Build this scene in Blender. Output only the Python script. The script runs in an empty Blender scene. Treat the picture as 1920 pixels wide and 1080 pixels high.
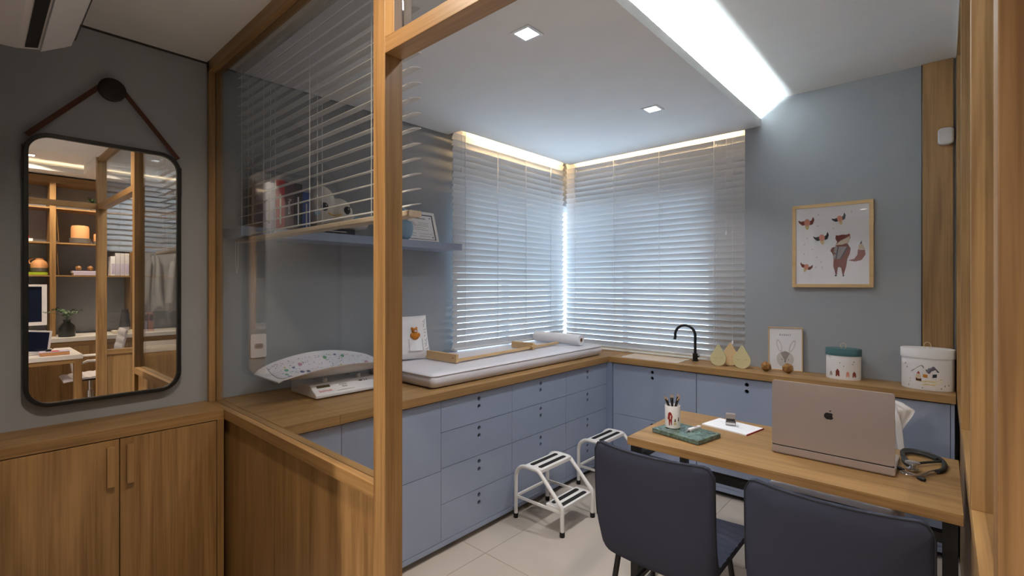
import bpy, bmesh, math, random
from mathutils import Vector, Matrix
random.seed(7)
R = math.radians
PI = math.pi
scene = bpy.context.scene
col = scene.collection

def lin(c):
    return c / 12.92 if c <= 0.04045 else ((c + 0.055) / 1.055) ** 2.4
def rgb(r, g, b):
    return (lin(r / 255), lin(g / 255), lin(b / 255), 1.0)

# ------------------------------------------------------------------ camera
cam = bpy.data.cameras.new('camera')
cam_o = bpy.data.objects.new('camera', cam)
col.objects.link(cam_o)
F_PX = 903.26
cam.sensor_fit = 'HORIZONTAL'
cam.sensor_width = 36.0
cam.lens = F_PX / 1920 * 36.0
cam.shift_y = (531.8 - 540.0) / 1920.0
cam.clip_start = 0.02
cam_o.location = (0, 0, 1.5)
cam_o.rotation_euler = (PI / 2, 0, 0.7302)
scene.camera = cam_o

# ------------------------------------------------------------------ sky, exposure
world = bpy.data.worlds.new('world')
scene.world = world
world.use_nodes = True
bg = world.node_tree.nodes['Background']
bg.inputs['Color'].default_value = (0.60, 0.80, 1.0, 1)
SKY = 2.55
bg.inputs['Strength'].default_value = SKY
scene.view_settings.view_transform = 'Standard'
scene.view_settings.look = 'None'
scene.view_settings.exposure = 1.3
scene.view_settings.gamma = 1.0
scene.cycles.use_denoising = True
scene.cycles.max_bounces = 10
scene.cycles.diffuse_bounces = 5
scene.cycles.glossy_bounces = 5
scene.cycles.transparent_max_bounces = 24
scene.cycles.sample_clamp_indirect = 4.0

def portal(name, loc, rot, sx, sy):
    l = bpy.data.lights.new(name, 'AREA')
    l.shape = 'RECTANGLE'; l.size = sx; l.size_y = sy
    l.cycles.is_portal = True
    o = bpy.data.objects.new(name, l); col.objects.link(o)
    o.location = loc; o.rotation_euler = rot
portal('window_portal', (-2.15, 4.08, 1.58), (R(-90), 0, 0), 1.8, 1.5)
portal('window_portal', (-3.10, 3.25, 1.58), (R(90), 0, R(-90)), 1.6, 1.5)

# ------------------------------------------------------------------ materials
def new_mat(name):
    m = bpy.data.materials.new(name); m.use_nodes = True
    nt = m.node_tree
    b = nt.nodes['Principled BSDF']
    return m, nt, b

def paint(name, c, rough=0.6, bump=0.0, scale=300, spec=0.4, metal=0.0):
    m, nt, b = new_mat(name)
    n = nt.nodes.new('ShaderNodeTexNoise'); n.inputs['Scale'].default_value = 6; n.inputs['Detail'].default_value = 4
    mx = nt.nodes.new('ShaderNodeMix'); mx.data_type = 'RGBA'
    mx.inputs[6].default_value = (c[0] * .96, c[1] * .96, c[2] * .96, 1)
    mx.inputs[7].default_value = (min(1, c[0] * 1.04), min(1, c[1] * 1.04), min(1, c[2] * 1.04), 1)
    tc = nt.nodes.new('ShaderNodeTexCoord')
    nt.links.new(tc.outputs['Object'], n.inputs['Vector'])
    nt.links.new(n.outputs['Fac'], mx.inputs[0])
    nt.links.new(mx.outputs[2], b.inputs['Base Color'])
    b.inputs['Roughness'].default_value = rough
    b.inputs['Specular IOR Level'].default_value = spec
    b.inputs['Metallic'].default_value = metal
    if bump:
        n2 = nt.nodes.new('ShaderNodeTexNoise'); n2.inputs['Scale'].default_value = scale; n2.inputs['Detail'].default_value = 3
        nt.links.new(tc.outputs['Object'], n2.inputs['Vector'])
        bp = nt.nodes.new('ShaderNodeBump'); bp.inputs['Strength'].default_value = bump; bp.inputs['Distance'].default_value = 0.002
        nt.links.new(n2.outputs['Fac'], bp.inputs['Height']); nt.links.new(bp.outputs['Normal'], b.inputs['Normal'])
    return m

def wood(name, axis, c0, c1, rough=0.42, stripe=1.0):
    m, nt, b = new_mat(name)
    tc = nt.nodes.new('ShaderNodeTexCoord')
    def layer(a, ac, detail, dist):
        mp = nt.nodes.new('ShaderNodeMapping')
        s = [ac, ac, ac]; s[axis] = a
        mp.inputs['Scale'].default_value = s
        n = nt.nodes.new('ShaderNodeTexNoise'); n.inputs['Scale'].default_value = 1.0
        n.inputs['Detail'].default_value = detail; n.inputs['Distortion'].default_value = dist
        nt.links.new(tc.outputs['Object'], mp.inputs['Vector']); nt.links.new(mp.outputs['Vector'], n.inputs['Vector'])
        return n
    a = layer(0.7, 9, 3, 1.2); f = layer(2.5, 110, 4, 0.3)
    mth = nt.nodes.new('ShaderNodeMath'); mth.operation = 'MULTIPLY_ADD'
    mth.inputs[1].default_value = 0.45 * stripe
    nt.links.new(f.outputs['Fac'], mth.inputs[0])
    m2 = nt.nodes.new('ShaderNodeMath'); m2.operation = 'MULTIPLY'; m2.inputs[1].default_value = 0.62
    nt.links.new(a.outputs['Fac'], m2.inputs[0]); nt.links.new(m2.outputs[0], mth.inputs[2])
    cr = nt.nodes.new('ShaderNodeValToRGB')
    cr.color_ramp.elements[0].position = 0.36; cr.color_ramp.elements[0].color = c0
    cr.color_ramp.elements[1].position = 0.70; cr.color_ramp.elements[1].color = c1
    nt.links.new(mth.outputs[0], cr.inputs['Fac']); nt.links.new(cr.outputs['Color'], b.inputs['Base Color'])
    b.inputs['Roughness'].default_value = rough
    b.inputs['Specular IOR Level'].default_value = 0.45
    bp = nt.nodes.new('ShaderNodeBump'); bp.inputs['Strength'].default_value = 0.12; bp.inputs['Distance'].default_value = 0.001
    nt.links.new(f.outputs['Fac'], bp.inputs['Height']); nt.links.new(bp.outputs['Normal'], b.inputs['Normal'])
    return m

def glass(name, tint=(1, 1, 1, 1), ior=1.5, rough=0.0):
    m, nt, b = new_mat(name); nt.nodes.remove(b)
    out = nt.nodes['Material Output']
    t = nt.nodes.new('ShaderNodeBsdfTransparent'); t.inputs['Color'].default_value = tint
    g = nt.nodes.new('ShaderNodeBsdfGlossy'); g.inputs['Roughness'].default_value = rough
    lw = nt.nodes.new('ShaderNodeLayerWeight'); lw.inputs['Blend'].default_value = 0.5
    pw5 = nt.nodes.new('ShaderNodeMath'); pw5.operation = 'POWER'; pw5.inputs[1].default_value = 5.0
    f0 = ((ior - 1) / (ior + 1)) ** 2
    ma = nt.nodes.new('ShaderNodeMath'); ma.operation = 'MULTIPLY_ADD'; ma.inputs[1].default_value = 1 - f0; ma.inputs[2].default_value = f0
    mx = nt.nodes.new('ShaderNodeMixShader')
    nt.links.new(lw.outputs['Facing'], pw5.inputs[0]); nt.links.new(pw5.outputs[0], ma.inputs[0]); nt.links.new(ma.outputs[0], mx.inputs[0])
    nt.links.new(t.outputs[0], mx.inputs[1]); nt.links.new(g.outputs[0], mx.inputs[2])
    nt.links.new(mx.outputs[0], out.inputs['Surface'])
    return m

def emit(name, c, s):
    m, nt, b = new_mat(name); nt.nodes.remove(b)
    e = nt.nodes.new('ShaderNodeEmission'); e.inputs['Color'].default_value = c; e.inputs['Strength'].default_value = s
    nt.links.new(e.outputs[0], nt.nodes['Material Output'].inputs['Surface'])
    return m

def metal(name, c, rough=0.25):
    return paint(name, c, rough, metal=1.0)

W0, W1 = rgb(116, 85, 49), rgb(167, 131, 84)
WX = wood('oak_veneer_x', 0, W0, W1); WY = wood('oak_veneer_y', 1, W0, W1); WZ = wood('oak_veneer_z', 2, W0, W1)
PINE = wood('pale_pine', 0, rgb(196, 160, 112), rgb(216, 184, 136)); PINEY = wood('pale_pine_y', 1, rgb(196, 160, 112), rgb(216, 184, 136))
M = dict(
    wall=paint('wall_paint', rgb(152, 156, 161), 0.7, 0.05),
    white=paint('ceiling_white', rgb(226, 226, 226), 0.75, 0.03),
    plastic=paint('white_plastic', rgb(222, 220, 222), 0.35),
    blue=paint('blue_grey_lacquer', rgb(146, 157, 179), 0.38),
    inside=paint('cabinet_inside_shade', rgb(9, 9, 11), 0.9, spec=0.1),  # near-black colour paints in the shade behind the drawer holes
    plinth=paint('plinth_dark', rgb(58, 54, 48), 0.6),
    tile=paint('porcelain_tile', rgb(184, 172, 160), 0.16, spec=0.5),
    grout=paint('tile_grout', rgb(150, 140, 130), 0.8),
    black=paint('black_powder_coat', rgb(20, 20, 21), 0.45),
    rubber=paint('black_rubber', rgb(24, 22, 22), 0.7, 0.2),
    leather=paint('brown_leather', rgb(74, 38, 20), 0.55, 0.15),
    knob=wood('dark_stained_wood', 2, rgb(22, 16, 11), rgb(40, 29, 20)),
    navy=paint('navy_fabric', rgb(53, 56, 70), 0.9, 0.5, 900, 0.15),
    navy2=paint('navy_piping', rgb(30, 31, 40), 0.8),
    slat=paint('blind_slat_white', rgb(222, 223, 225), 0.42),
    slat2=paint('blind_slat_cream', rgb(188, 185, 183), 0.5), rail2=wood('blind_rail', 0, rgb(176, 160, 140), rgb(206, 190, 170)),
    cord=paint('white_cord', rgb(220, 220, 222), 0.7),
    vinyl=paint('white_vinyl', rgb(212, 208, 212), 0.45, 0.08, 60),
    cloth=paint('white_cotton', rgb(224, 222, 224), 0.85, 0.2, 500),
    paper=paint('white_paper', rgb(232, 232, 236), 0.7),
    tube=paint('white_enamel', rgb(228, 224, 220), 0.3),
    steel=metal('polished_steel', rgb(200, 200, 205), 0.2),
    silver=paint('anodised_silver', rgb(158, 144, 138), 0.42, metal=0.25),
    darkgrey=paint('dark_grey', rgb(60, 60, 64), 0.6),
    drop1=paint('pale_green_wood', rgb(206, 196, 152), 0.6),
    drop2=paint('pale_yellow_wood', rgb(222, 192, 146), 0.6),
    teal=paint('teal_card', rgb(58, 92, 96), 0.6),
    red=paint('red_print', rgb(150, 30, 30), 0.6),
    foxred=paint('fox_red', rgb(112, 44, 34), 0.7), foxcream=paint('fox_cream', rgb(206, 190, 168), 0.7),
    ink=paint('print_ink', rgb(45, 48, 58), 0.7), pinkp=paint('print_pink', rgb(205, 140, 122), 0.7),
    sand=paint('print_sand', rgb(206, 190, 140), 0.7), greyp=paint('print_grey', rgb(150, 140, 138), 0.7), lgrey=paint('print_light_grey', rgb(204, 200, 200), 0.7),
    marble=None, gold=paint('gold_thread', rgb(200, 158, 60), 0.4, metal=0.4),
    bear=paint('bear_plush', rgb(190, 120, 40), 0.9, 0.4, 300), plushw=paint('white_plush', rgb(216, 212, 206), 0.95, 0.5, 300),
    plushb=paint('blue_plush', rgb(140, 172, 196), 0.95, 0.5, 300),
    bred=paint('book_red', rgb(176, 40, 42), 0.5), bpur=paint('book_purple', rgb(78, 46, 58), 0.5), bblk=paint('book_black', rgb(28, 26, 34), 0.5),
    bblu=paint('book_blue', rgb(44, 74, 140), 0.5), blil=paint('book_lilac', rgb(190, 180, 200), 0.5), bgrn=paint('book_lime', rgb(160, 180, 40), 0.5),
    pages=paint('book_pages', rgb(220, 212, 196), 0.8),
    terra=paint('terracotta', rgb(206, 150, 100), 0.7), clay=paint('grey_clay', rgb(90, 84, 80), 0.8),
    leaf=paint('leaf_green', rgb(70, 92, 66), 0.6), vase=paint('dark_glass_vase', rgb(40, 44, 40), 0.12),
    stone=paint('white_stone', rgb(214, 210, 204), 0.35),
    screen=paint('dark_screen', rgb(20, 30, 52), 0.1),
    brass=metal('brushed_brass', rgb(190, 150, 90), 0.3),
    graph=paint('graphite', rgb(40, 36, 36), 0.4), pencilw=paint('pencil_tip_wood', rgb(200, 160, 116), 0.7),
    lcd=paint('lcd_screen', rgb(66, 62, 40), 0.2),
)
def translucent(m, fac):
    nt = m.node_tree; b = nt.nodes['Principled BSDF']; out = nt.nodes['Material Output']
    t = nt.nodes.new('ShaderNodeBsdfTranslucent'); t.inputs['Color'].default_value = rgb(226, 226, 226)
    mx = nt.nodes.new('ShaderNodeMixShader'); mx.inputs[0].default_value = fac
    nt.links.new(b.outputs[0], mx.inputs[1]); nt.links.new(t.outputs[0], mx.inputs[2]); nt.links.new(mx.outputs[0], out.inputs['Surface'])
translucent(M['slat'], 0.16)
M['glass'] = glass('clear_glass', (0.92, 0.93, 0.935, 1), 1.52)
M['acrylic'] = glass('picture_glass', (1, 1, 1, 1), 1.45)
m, nt, b = new_mat('mirror_silver')
b.inputs['Base Color'].default_value = (0.9, 0.9, 0.9, 1); b.inputs['Metallic'].default_value = 1; b.inputs['Roughness'].default_value = 0.0
M['mirror'] = m
# green marble
m, nt, b = new_mat('green_marble')
tc = nt.nodes.new('ShaderNodeTexCoord'); n = nt.nodes.new('ShaderNodeTexNoise'); n.inputs['Scale'].default_value = 28; n.inputs['Detail'].default_value = 8; n.inputs['Distortion'].default_value = 1.5
cr = nt.nodes.new('ShaderNodeValToRGB'); cr.color_ramp.elements[0].position = .35; cr.color_ramp.elements[0].color = rgb(50, 68, 64); cr.color_ramp.elements[1].position = .72; cr.color_ramp.elements[1].color = rgb(112, 136, 126)
nt.links.new(tc.outputs['Object'], n.inputs['Vector']); nt.links.new(n.outputs['Fac'], cr.inputs['Fac']); nt.links.new(cr.outputs['Color'], b.inputs['Base Color']); b.inputs['Roughness'].default_value = .2
M['marble'] = m
# printed baby-scale mat: white with small coloured spots
m, nt, b = new_mat('printed_mat')
tc = nt.nodes.new('ShaderNodeTexCoord')
base = None
for sc_, thr, ramp in ((70, .24, 1), (24, .30, 2)):
    v = nt.nodes.new('ShaderNodeTexVoronoi'); v.inputs['Scale'].default_value = sc_
    nt.links.new(tc.outputs['Object'], v.inputs['Vector'])
    ls = nt.nodes.new('ShaderNodeMath'); ls.operation = 'LESS_THAN'; ls.inputs[1].default_value = thr
    nt.links.new(v.outputs['Distance'], ls.inputs[0])
    hs = nt.nodes.new('ShaderNodeValToRGB'); hs.color_ramp.interpolation = 'CONSTANT'
    cs = [(.0, rgb(90, 96, 130)), (.3, rgb(90, 150, 110)), (.5, rgb(190, 176, 90)), (.7, rgb(180, 130, 150))]
    hs.color_ramp.elements[0].position = 0; hs.color_ramp.elements[0].color = cs[0][1]
    hs.color_ramp.elements[1].position = cs[1][0]; hs.color_ramp.elements[1].color = cs[1][1]
    for p, c in cs[2:]:
        e = hs.color_ramp.elements.new(p); e.color = c
    sp = nt.nodes.new('ShaderNodeSeparateColor'); nt.links.new(v.outputs['Color'], sp.inputs['Color']); nt.links.new(sp.outputs[0], hs.inputs['Fac'])
    mx = nt.nodes.new('ShaderNodeMix'); mx.data_type = 'RGBA'
    if base is None: mx.inputs[6].default_value = rgb(216, 212, 218)
    else: nt.links.new(base, mx.inputs[6])
    nt.links.new(ls.outputs[0], mx.inputs[0]); nt.links.new(hs.outputs['Color'], mx.inputs[7]); base = mx.outputs[2]
nt.links.new(base, b.inputs['Base Color']); b.inputs['Roughness'].default_value = .5
M['mat'] = m

# ------------------------------------------------------------------ mesh helpers
class MB:
    def __init__(s): s.v = []; s.f = []
    def add(s, vs, fs):
        k = len(s.v); s.v += [tuple(v) for v in vs]; s.f += [tuple(i + k for i in f) for f in fs]; return s
    def box(s, x0, x1, y0, y1, z0, z1):
        vs = [(x, y, z) for z in (z0, z1) for y in (y0, y1) for x in (x0, x1)]
        return s.add(vs, [(0, 2, 3, 1), (4, 5, 7, 6), (0, 1, 5, 4), (2, 6, 7, 3), (0, 4, 6, 2), (1, 3, 7, 5)])
    def prism(s, poly, axis, a, b):
        # poly 2D in the two other axes (cyclic order x:(y,z) y:(x,z) z:(x,y))
        n = len(poly)
        def mk(p, t):
            return {0: (t, p[0], p[1]), 1: (p[0], t, p[1]), 2: (p[0], p[1], t)}[axis]
        vs = [mk(p, a) for p in poly] + [mk(p, b) for p in poly]
        fs = [tuple(range(n))[::-1], tuple(range(n, 2 * n))] + [(i, (i + 1) % n, n + (i + 1) % n, n + i) for i in range(n)]
        return s.add(vs, fs)
    def tube(s, pts, r, n=8, closed=False):
        P = [Vector(p) for p in pts]; N = len(P)
        rr = r if isinstance(r, (list, tuple)) else [r] * N
        T = []
        for i in range(N):
            a = P[(i - 1) % N] if (closed or i > 0) else P[i]
            c = P[(i + 1) % N] if (closed or i < N - 1) else P[i]
            T.append((c - a).normalized())
        up = Vector((0, 0, 1)) if abs(T[0].z) < .9 else Vector((1, 0, 0))
        u = T[0].cross(up).normalized(); vs = []
        for i in range(N):
            u = (u - T[i] * u.dot(T[i])).normalized(); w = T[i].cross(u)
            for k in range(n):
                a = 2 * PI * k / n
                vs.append(P[i] + (u * math.cos(a) + w * math.sin(a)) * rr[i])
        fs = []
        for i in range(N if closed else N - 1):
            j = (i + 1) % N
            for k in range(n):
                l = (k + 1) % n
                fs.append((i * n + k, i * n + l, j * n + l, j * n + k))
        if not closed:
            fs.append(tuple(range(n))[::-1]); fs.append(tuple((N - 1) * n + k for k in range(n)))
        return s.add(vs, fs)
    def lathe(s, prof, c=(0, 0, 0), n=24, sx=1, sy=1, axis=2):
        vs = []; N = len(prof)
        for r, z in prof:
            for k in range(n):
                a = 2 * PI * k / n
                p = (r * math.cos(a) * sx, r * math.sin(a) * sy, z)
                if axis == 0: p = (p[2], p[0], p[1])
                elif axis == 1: p = (p[0], p[2], p[1])
                vs.append((p[0] + c[0], p[1] + c[1], p[2] + c[2]))
        fs = [(i * n + k, i * n + (k + 1) % n, (i + 1) * n + (k + 1) % n, (i + 1) * n + k) for i in range(N - 1) for k in range(n)]
        fs.append(tuple(range(n))[::-1]); fs.append(tuple((N - 1) * n + k for k in range(n)))
        return s.add(vs, fs)
    def ball(s, c, rx, ry=None, rz=None, n=16, m=10):
        ry = ry or rx; rz = rz or rx
        prof = [(max(1e-4, math.sin(PI * i / m)), -math.cos(PI * i / m)) for i in range(m + 1)]
        k = len(s.v); s.lathe(prof, n=n)
        for i in range(k, len(s.v)):
            x, y, z = s.v[i]; s.v[i] = (c[0] + x * rx, c[1] + y * ry, c[2] + z * rz)
        return s
    def grid(s, fn, nu, nv, thick=None):
        # surface fn(u,v)->point ; thick: fn2 for the other side
        vs = [fn(i / nu, j / nv) for j in range(nv + 1) for i in range(nu + 1)]
        W = nu + 1
        fs = [(j * W + i, j * W + i + 1, (j + 1) * W + i + 1, (j + 1) * W + i) for j in range(nv) for i in range(nu)]
        if thick:
            o = len(vs)
            vs += [thick(i / nu, j / nv) for j in range(nv + 1) for i in range(nu + 1)]
            fs += [(o + j * W + i, o + (j + 1) * W + i, o + (j + 1) * W + i + 1, o + j * W + i + 1) for j in range(nv) for i in range(nu)]
            per = [(i, 0) for i in range(nu + 1)] + [(nu, j) for j in range(1, nv + 1)] + [(i, nv) for i in range(nu - 1, -1, -1)] + [(0, j) for j in range(nv - 1, 0, -1)]
            ids = [j * W + i for i, j in per]
            for a, c in zip(ids, ids[1:] + ids[:1]):
                fs.append((a, o + a, o + c, c))
        return s.add(vs, fs)
    def xf(s, m):
        s.v = [tuple(m @ Vector(v)) for v in s.v]; return s
    def mesh(s, name, off=(0, 0, 0), smooth=False, sharp=40):
        me = bpy.data.meshes.new(name)
        me.from_pydata([(v[0] - off[0], v[1] - off[1], v[2] - off[2]) for v in s.v], [], s.f)
        bm = bmesh.new(); bm.from_mesh(me); bmesh.ops.recalc_face_normals(bm, faces=bm.faces); bm.to_mesh(me); bm.free()
        if smooth:
            me.polygons.foreach_set('use_smooth', [True] * len(me.polygons))
            me.set_sharp_from_angle(angle=R(sharp))
        me.update()
        return me

def tag(o, label=None, cat=None, group=None, kind=None):
    if label: o['label'] = label
    if cat: o['category'] = cat
    if group: o['group'] = group
    if kind: o['kind'] = kind
    return o

LOC = {}
def thing(name, label, cat, loc=(0, 0, 0), rz=0.0, group=None, kind=None, local=False):
    o = bpy.data.objects.new(name, None); col.objects.link(o)
    o.empty_display_size = .05
    o.location = loc; o.rotation_euler = (0, 0, rz)
    LOC[o.name] = (0, 0, 0) if (local or rz) else tuple(loc)
    return tag(o, label, cat, group, kind)

def obj(name, mb, mat, parent=None, bevel=0.0, smooth=False, sharp=40, label=None, seg=2):
    off = (0, 0, 0)
    if parent is not None: off = LOC.get(parent.name, (0, 0, 0))
    me = mb.mesh(name, off, smooth, sharp) if isinstance(mb, MB) else mb
    if len(me.materials) == 0: me.materials.append(M[mat] if isinstance(mat, str) else mat)
    o = bpy.data.objects.new(name, me); col.objects.link(o)
    if parent is not None:
        o.parent = parent; LOC[o.name] = off
    if bevel:
        md = o.modifiers.new('bevel', 'BEVEL'); md.width = bevel; md.segments = seg; md.limit_method = 'ANGLE'; md.angle_limit = R(40)
        md.harden_normals = False
    if label: o['label'] = label
    return o

def solo(name, mb, mat, label, cat, group=None, origin=None, **k):
    """a thing that is a single mesh; its origin goes to its base"""
    xs = [v[0] for v in mb.v]; ys = [v[1] for v in mb.v]; zs = [v[2] for v in mb.v]
    c = origin or ((min(xs) + max(xs)) / 2, (min(ys) + max(ys)) / 2, min(zs))
    me = mb.mesh(name, c, k.get('smooth', False), k.get('sharp', 40))
    k.pop('smooth', None); k.pop('sharp', None)
    o = obj(name, me, mat, **k); o.location = c; LOC[o.name] = c
    return tag(o, label, cat, group)

def struct(name, mb, mat, label, cat='wall', parent=None, bevel=0):
    o = obj(name, mb, mat, parent, bevel)
    if parent is None: tag(o, label, cat, kind='structure')
    return o

def B(*a): return MB().box(*a)

def rrect(x0, x1, y0, y1, r, n=6):
    P = []
    for cx, cy, a0 in ((x1 - r, y1 - r, 0), (x0 + r, y1 - r, 90), (x0 + r, y0 + r, 180), (x1 - r, y0 + r, 270)):
        for i in range(n + 1):
            a = R(a0 + 90 * i / n); P.append((cx + r * math.cos(a), cy + r * math.sin(a)))
    return P

def circle(cx, cy, r, n=16, ry=None):
    ry = ry or r
    return [(cx + r * math.cos(2 * PI * i / n), cy + ry * math.sin(2 * PI * i / n)) for i in range(n)]

def ring_prism(outer, inner, axis, a, b):
    """frame between two outlines of equal length"""
    mb = MB(); n = len(outer)
    def mk(p, t): return {0: (t, p[0], p[1]), 1: (p[0], t, p[1]), 2: (p[0], p[1], t)}[axis]
    vs = [mk(p, a) for p in outer] + [mk(p, a) for p in inner] + [mk(p, b) for p in outer] + [mk(p, b) for p in inner]
    fs = []
    for i in range(n):
        j = (i + 1) % n
        fs += [(i, j, n + j, n + i), (2 * n + i, 3 * n + i, 3 * n + j, 2 * n + j), (i, 2 * n + i, 2 * n + j, j), (n + i, n + j, 3 * n + j, 3 * n + i)]
    return mb.add(vs, fs)

def curve_mesh(polys, thick):
    """2D filled outline(s) with holes in XY, extruded along Z to 0..thick"""
    cu = bpy.data.curves.new('c', 'CURVE'); cu.dimensions = '2D'; cu.fill_mode = 'BOTH'; cu.extrude = thick / 2
    for p in polys:
        s = cu.splines.new('POLY'); s.points.add(len(p) - 1); s.use_cyclic_u = True
        for q, pt in zip(p, s.points): pt.co = (q[0], q[1], 0, 1)
    o = bpy.data.objects.new('c', cu); col.objects.link(o)
    dg = bpy.context.evaluated_depsgraph_get()
    me = bpy.data.meshes.new_from_object(o.evaluated_get(dg))
    mb = MB(); mb.v = [tuple(v.co) for v in me.vertices]; mb.f = [tuple(p.vertices) for p in me.polygons]
    bpy.data.objects.remove(o); bpy.data.curves.remove(cu); bpy.data.meshes.remove(me)
    return mb

def text_mesh(txt, size, thick=0.0004, align='CENTER', space=1.0):
    cu = bpy.data.curves.new('t', 'FONT'); cu.body = txt; cu.size = size; cu.extrude = thick / 2; cu.align_x = align; cu.align_y = 'CENTER'; cu.space_character = space
    cu.resolution_u = 3
    o = bpy.data.objects.new('t', cu); col.objects.link(o)
    dg = bpy.context.evaluated_depsgraph_get()
    me = bpy.data.meshes.new_from_object(o.evaluated_get(dg))
    mb = MB(); mb.v = [tuple(v.co) for v in me.vertices]; mb.f = [tuple(p.vertices) for p in me.polygons]
    bpy.data.objects.remove(o); bpy.data.curves.remove(cu); bpy.data.meshes.remove(me)
    return mb

def frame_xf(origin, ux, uy):
    """matrix taking local (x,y,z) -> origin + x*ux + y*uy + z*(ux x uy)"""
    ux = Vector(ux).normalized(); uy = Vector(uy).normalized(); uz = ux.cross(uy)
    m = Matrix.Identity(4)
    for i in range(3):
        m[i][0] = ux[i]; m[i][1] = uy[i]; m[i][2] = uz[i]; m[i][3] = origin[i]
    return m

def copy_tree(o, parent=None):
    c = o.copy(); col.objects.link(c); c.parent = parent
    LOC[c.name] = LOC.get(o.name, (0, 0, 0))
    for ch in list(o.children): copy_tree(ch, c)
    return c

# ------------------------------------------------------------------ room dimensions (metres; the camera stands at the origin)
XL, YB = -2.82, 3.778          # left wall, back wall
YP0, YP1 = 0.796, 0.857        # front partition
XR0, XR1 = 0.055, 0.115        # side partition
ZT, ZU = 2.633, 2.803          # lower and upper ceiling
XBK, XBW = 2.55, 2.92          # shelves front and wall of the neighbouring office
ZO = 2.95                      # office ceiling
YF = 0.03                      # wall behind the air conditioner
CT = 0.90                      # worktop height

# ------------------------------------------------------------------ structure
fl = struct('floor', B(-3.1, XBW + .2, -2.6, 4.1, -.2, -.004), 'grout', 'beige porcelain tiled floor of the consulting room', 'floor')
TS = 0.80
k = 0
tile_me = None
for i in range(-4, 4):
    for j in range(-3, 5):
        x0 = i * TS + .50; y0 = j * TS + .299
        if x0 < -3.0 or x0 > XBW + .1 or y0 > 4.0 or y0 < -2.6: continue
        if tile_me is None:
            t = MB().box(.0012, TS - .0012, .0012, TS - .0012, -.01, 0)
            o = obj('tile', t, 'tile', fl, bevel=.0008); tile_me = o.data
        else:
            o = obj('tile', tile_me, 'tile', fl)
        o.location = (x0, y0, 0)

ZWT, XWR = 2.27, -1.36   # window head, right end of the back window
LWy = 2.51   # left window starts here
wl = struct('wall_left', B(-3.02, XL, -2.6, LWy, 0, ZU + .1).box(-3.02, XL, LWy, 4.0, 0, .90).box(-3.02, XL, LWy, 4.0, ZWT, ZU + .1), 'wall', 'grey-blue painted wall with shelf and hanging mirror', 'wall')
wb = struct('wall_back', B(-1.085, XBW, YB, 4.0, 0, ZO + .1).box(-3.02, -1.085, YB, 4.0, 0, .90).box(XL, -1.085, 3.90, 4.0, ZWT, ZU).box(XWR, -1.085, 3.90, 4.0, .90, ZWT).box(-2.657, -1.085, YB, YB + .012, ZT, ZU), 'wall', 'grey painted wall behind the fox picture', 'wall')
struct('wall_front', B(XL, -1.3, YF - .12, YF, 0, ZU + .1), 'wall', 'wall carrying the white air conditioner', 'wall')
struct('wall_rear', B(-3.1, XBW + .2, -2.7, -2.55, 0, ZO + .1), 'wall', 'wall behind the photographer', 'wall')
struct('wall_right', B(XBW, XBW + .15, -2.6, 4.0, 0, ZO + .1), 'wall', 'grey wall behind the office shelves seen in the mirror', 'wall')
# ceilings
struct('ceiling', B(-3.05, XR1, YP0 + .03, 4.0, ZU, ZU + .12).box(-3.05, XR1 - .06, -2.6, YP0 + .03, ZT, ZU + .12), 'white', 'white plaster ceiling', 'ceiling')
struct('ceiling_office', B(XR1 - .06, XBW + .15, -2.6, 4.0, ZO, ZO + .12).box(XR1 - .062, XR1 - .002, -2.6, 4.0, ZU - .02, ZO + .01), 'white', 'white office ceiling seen in the mirror', 'ceiling')
XT = -.977
tray = MB().box(-2.657, XT, YP1 - .03, YB, ZT, ZT + .012).box(XL + .012, -2.657, YP1 - .03, 2.408, ZT, ZT + .012)
tray.box(XT - .013, XT, YP1 - .03, YB, ZT + .012, ZT + .052)          # lip
tray.box(-1.34, -1.328, YP1 - .03, YB, ZT + .012, ZU)              # back of the cove
tray.box(-2.657, -2.645, 2.408, YB, ZT + .012, ZU).box(XL, -2.645, 2.396, 2.408, ZT + .012, ZU)
struct('ceiling_tray', tray, 'white', 'lowered white plasterboard ceiling with light cove', 'ceiling')
# shadow gap above the left wall
struct('trim_1', B(XL, XL + .012, YP1, 2.408, ZT + .006, ZT + .03).box(XL, XL + .012, -.5, YP0, ZT - .006, ZT), 'plinth', 'dark shadow gap along the ceiling', 'trim')
# office bulkhead with warm cove (mirror)
struct('ceiling_bulkhead', B(XBK - .25, XBW, -2.4, 4.0, 2.84, 2.86).box(XBK - .25, XBK - .235, -2.4, 4.0, 2.86, 2.90).box(.6, XBK - .25, 1.0, 1.16, 2.84, ZO), 'white', 'lowered bulkhead above the office shelves', 'ceiling')

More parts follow.
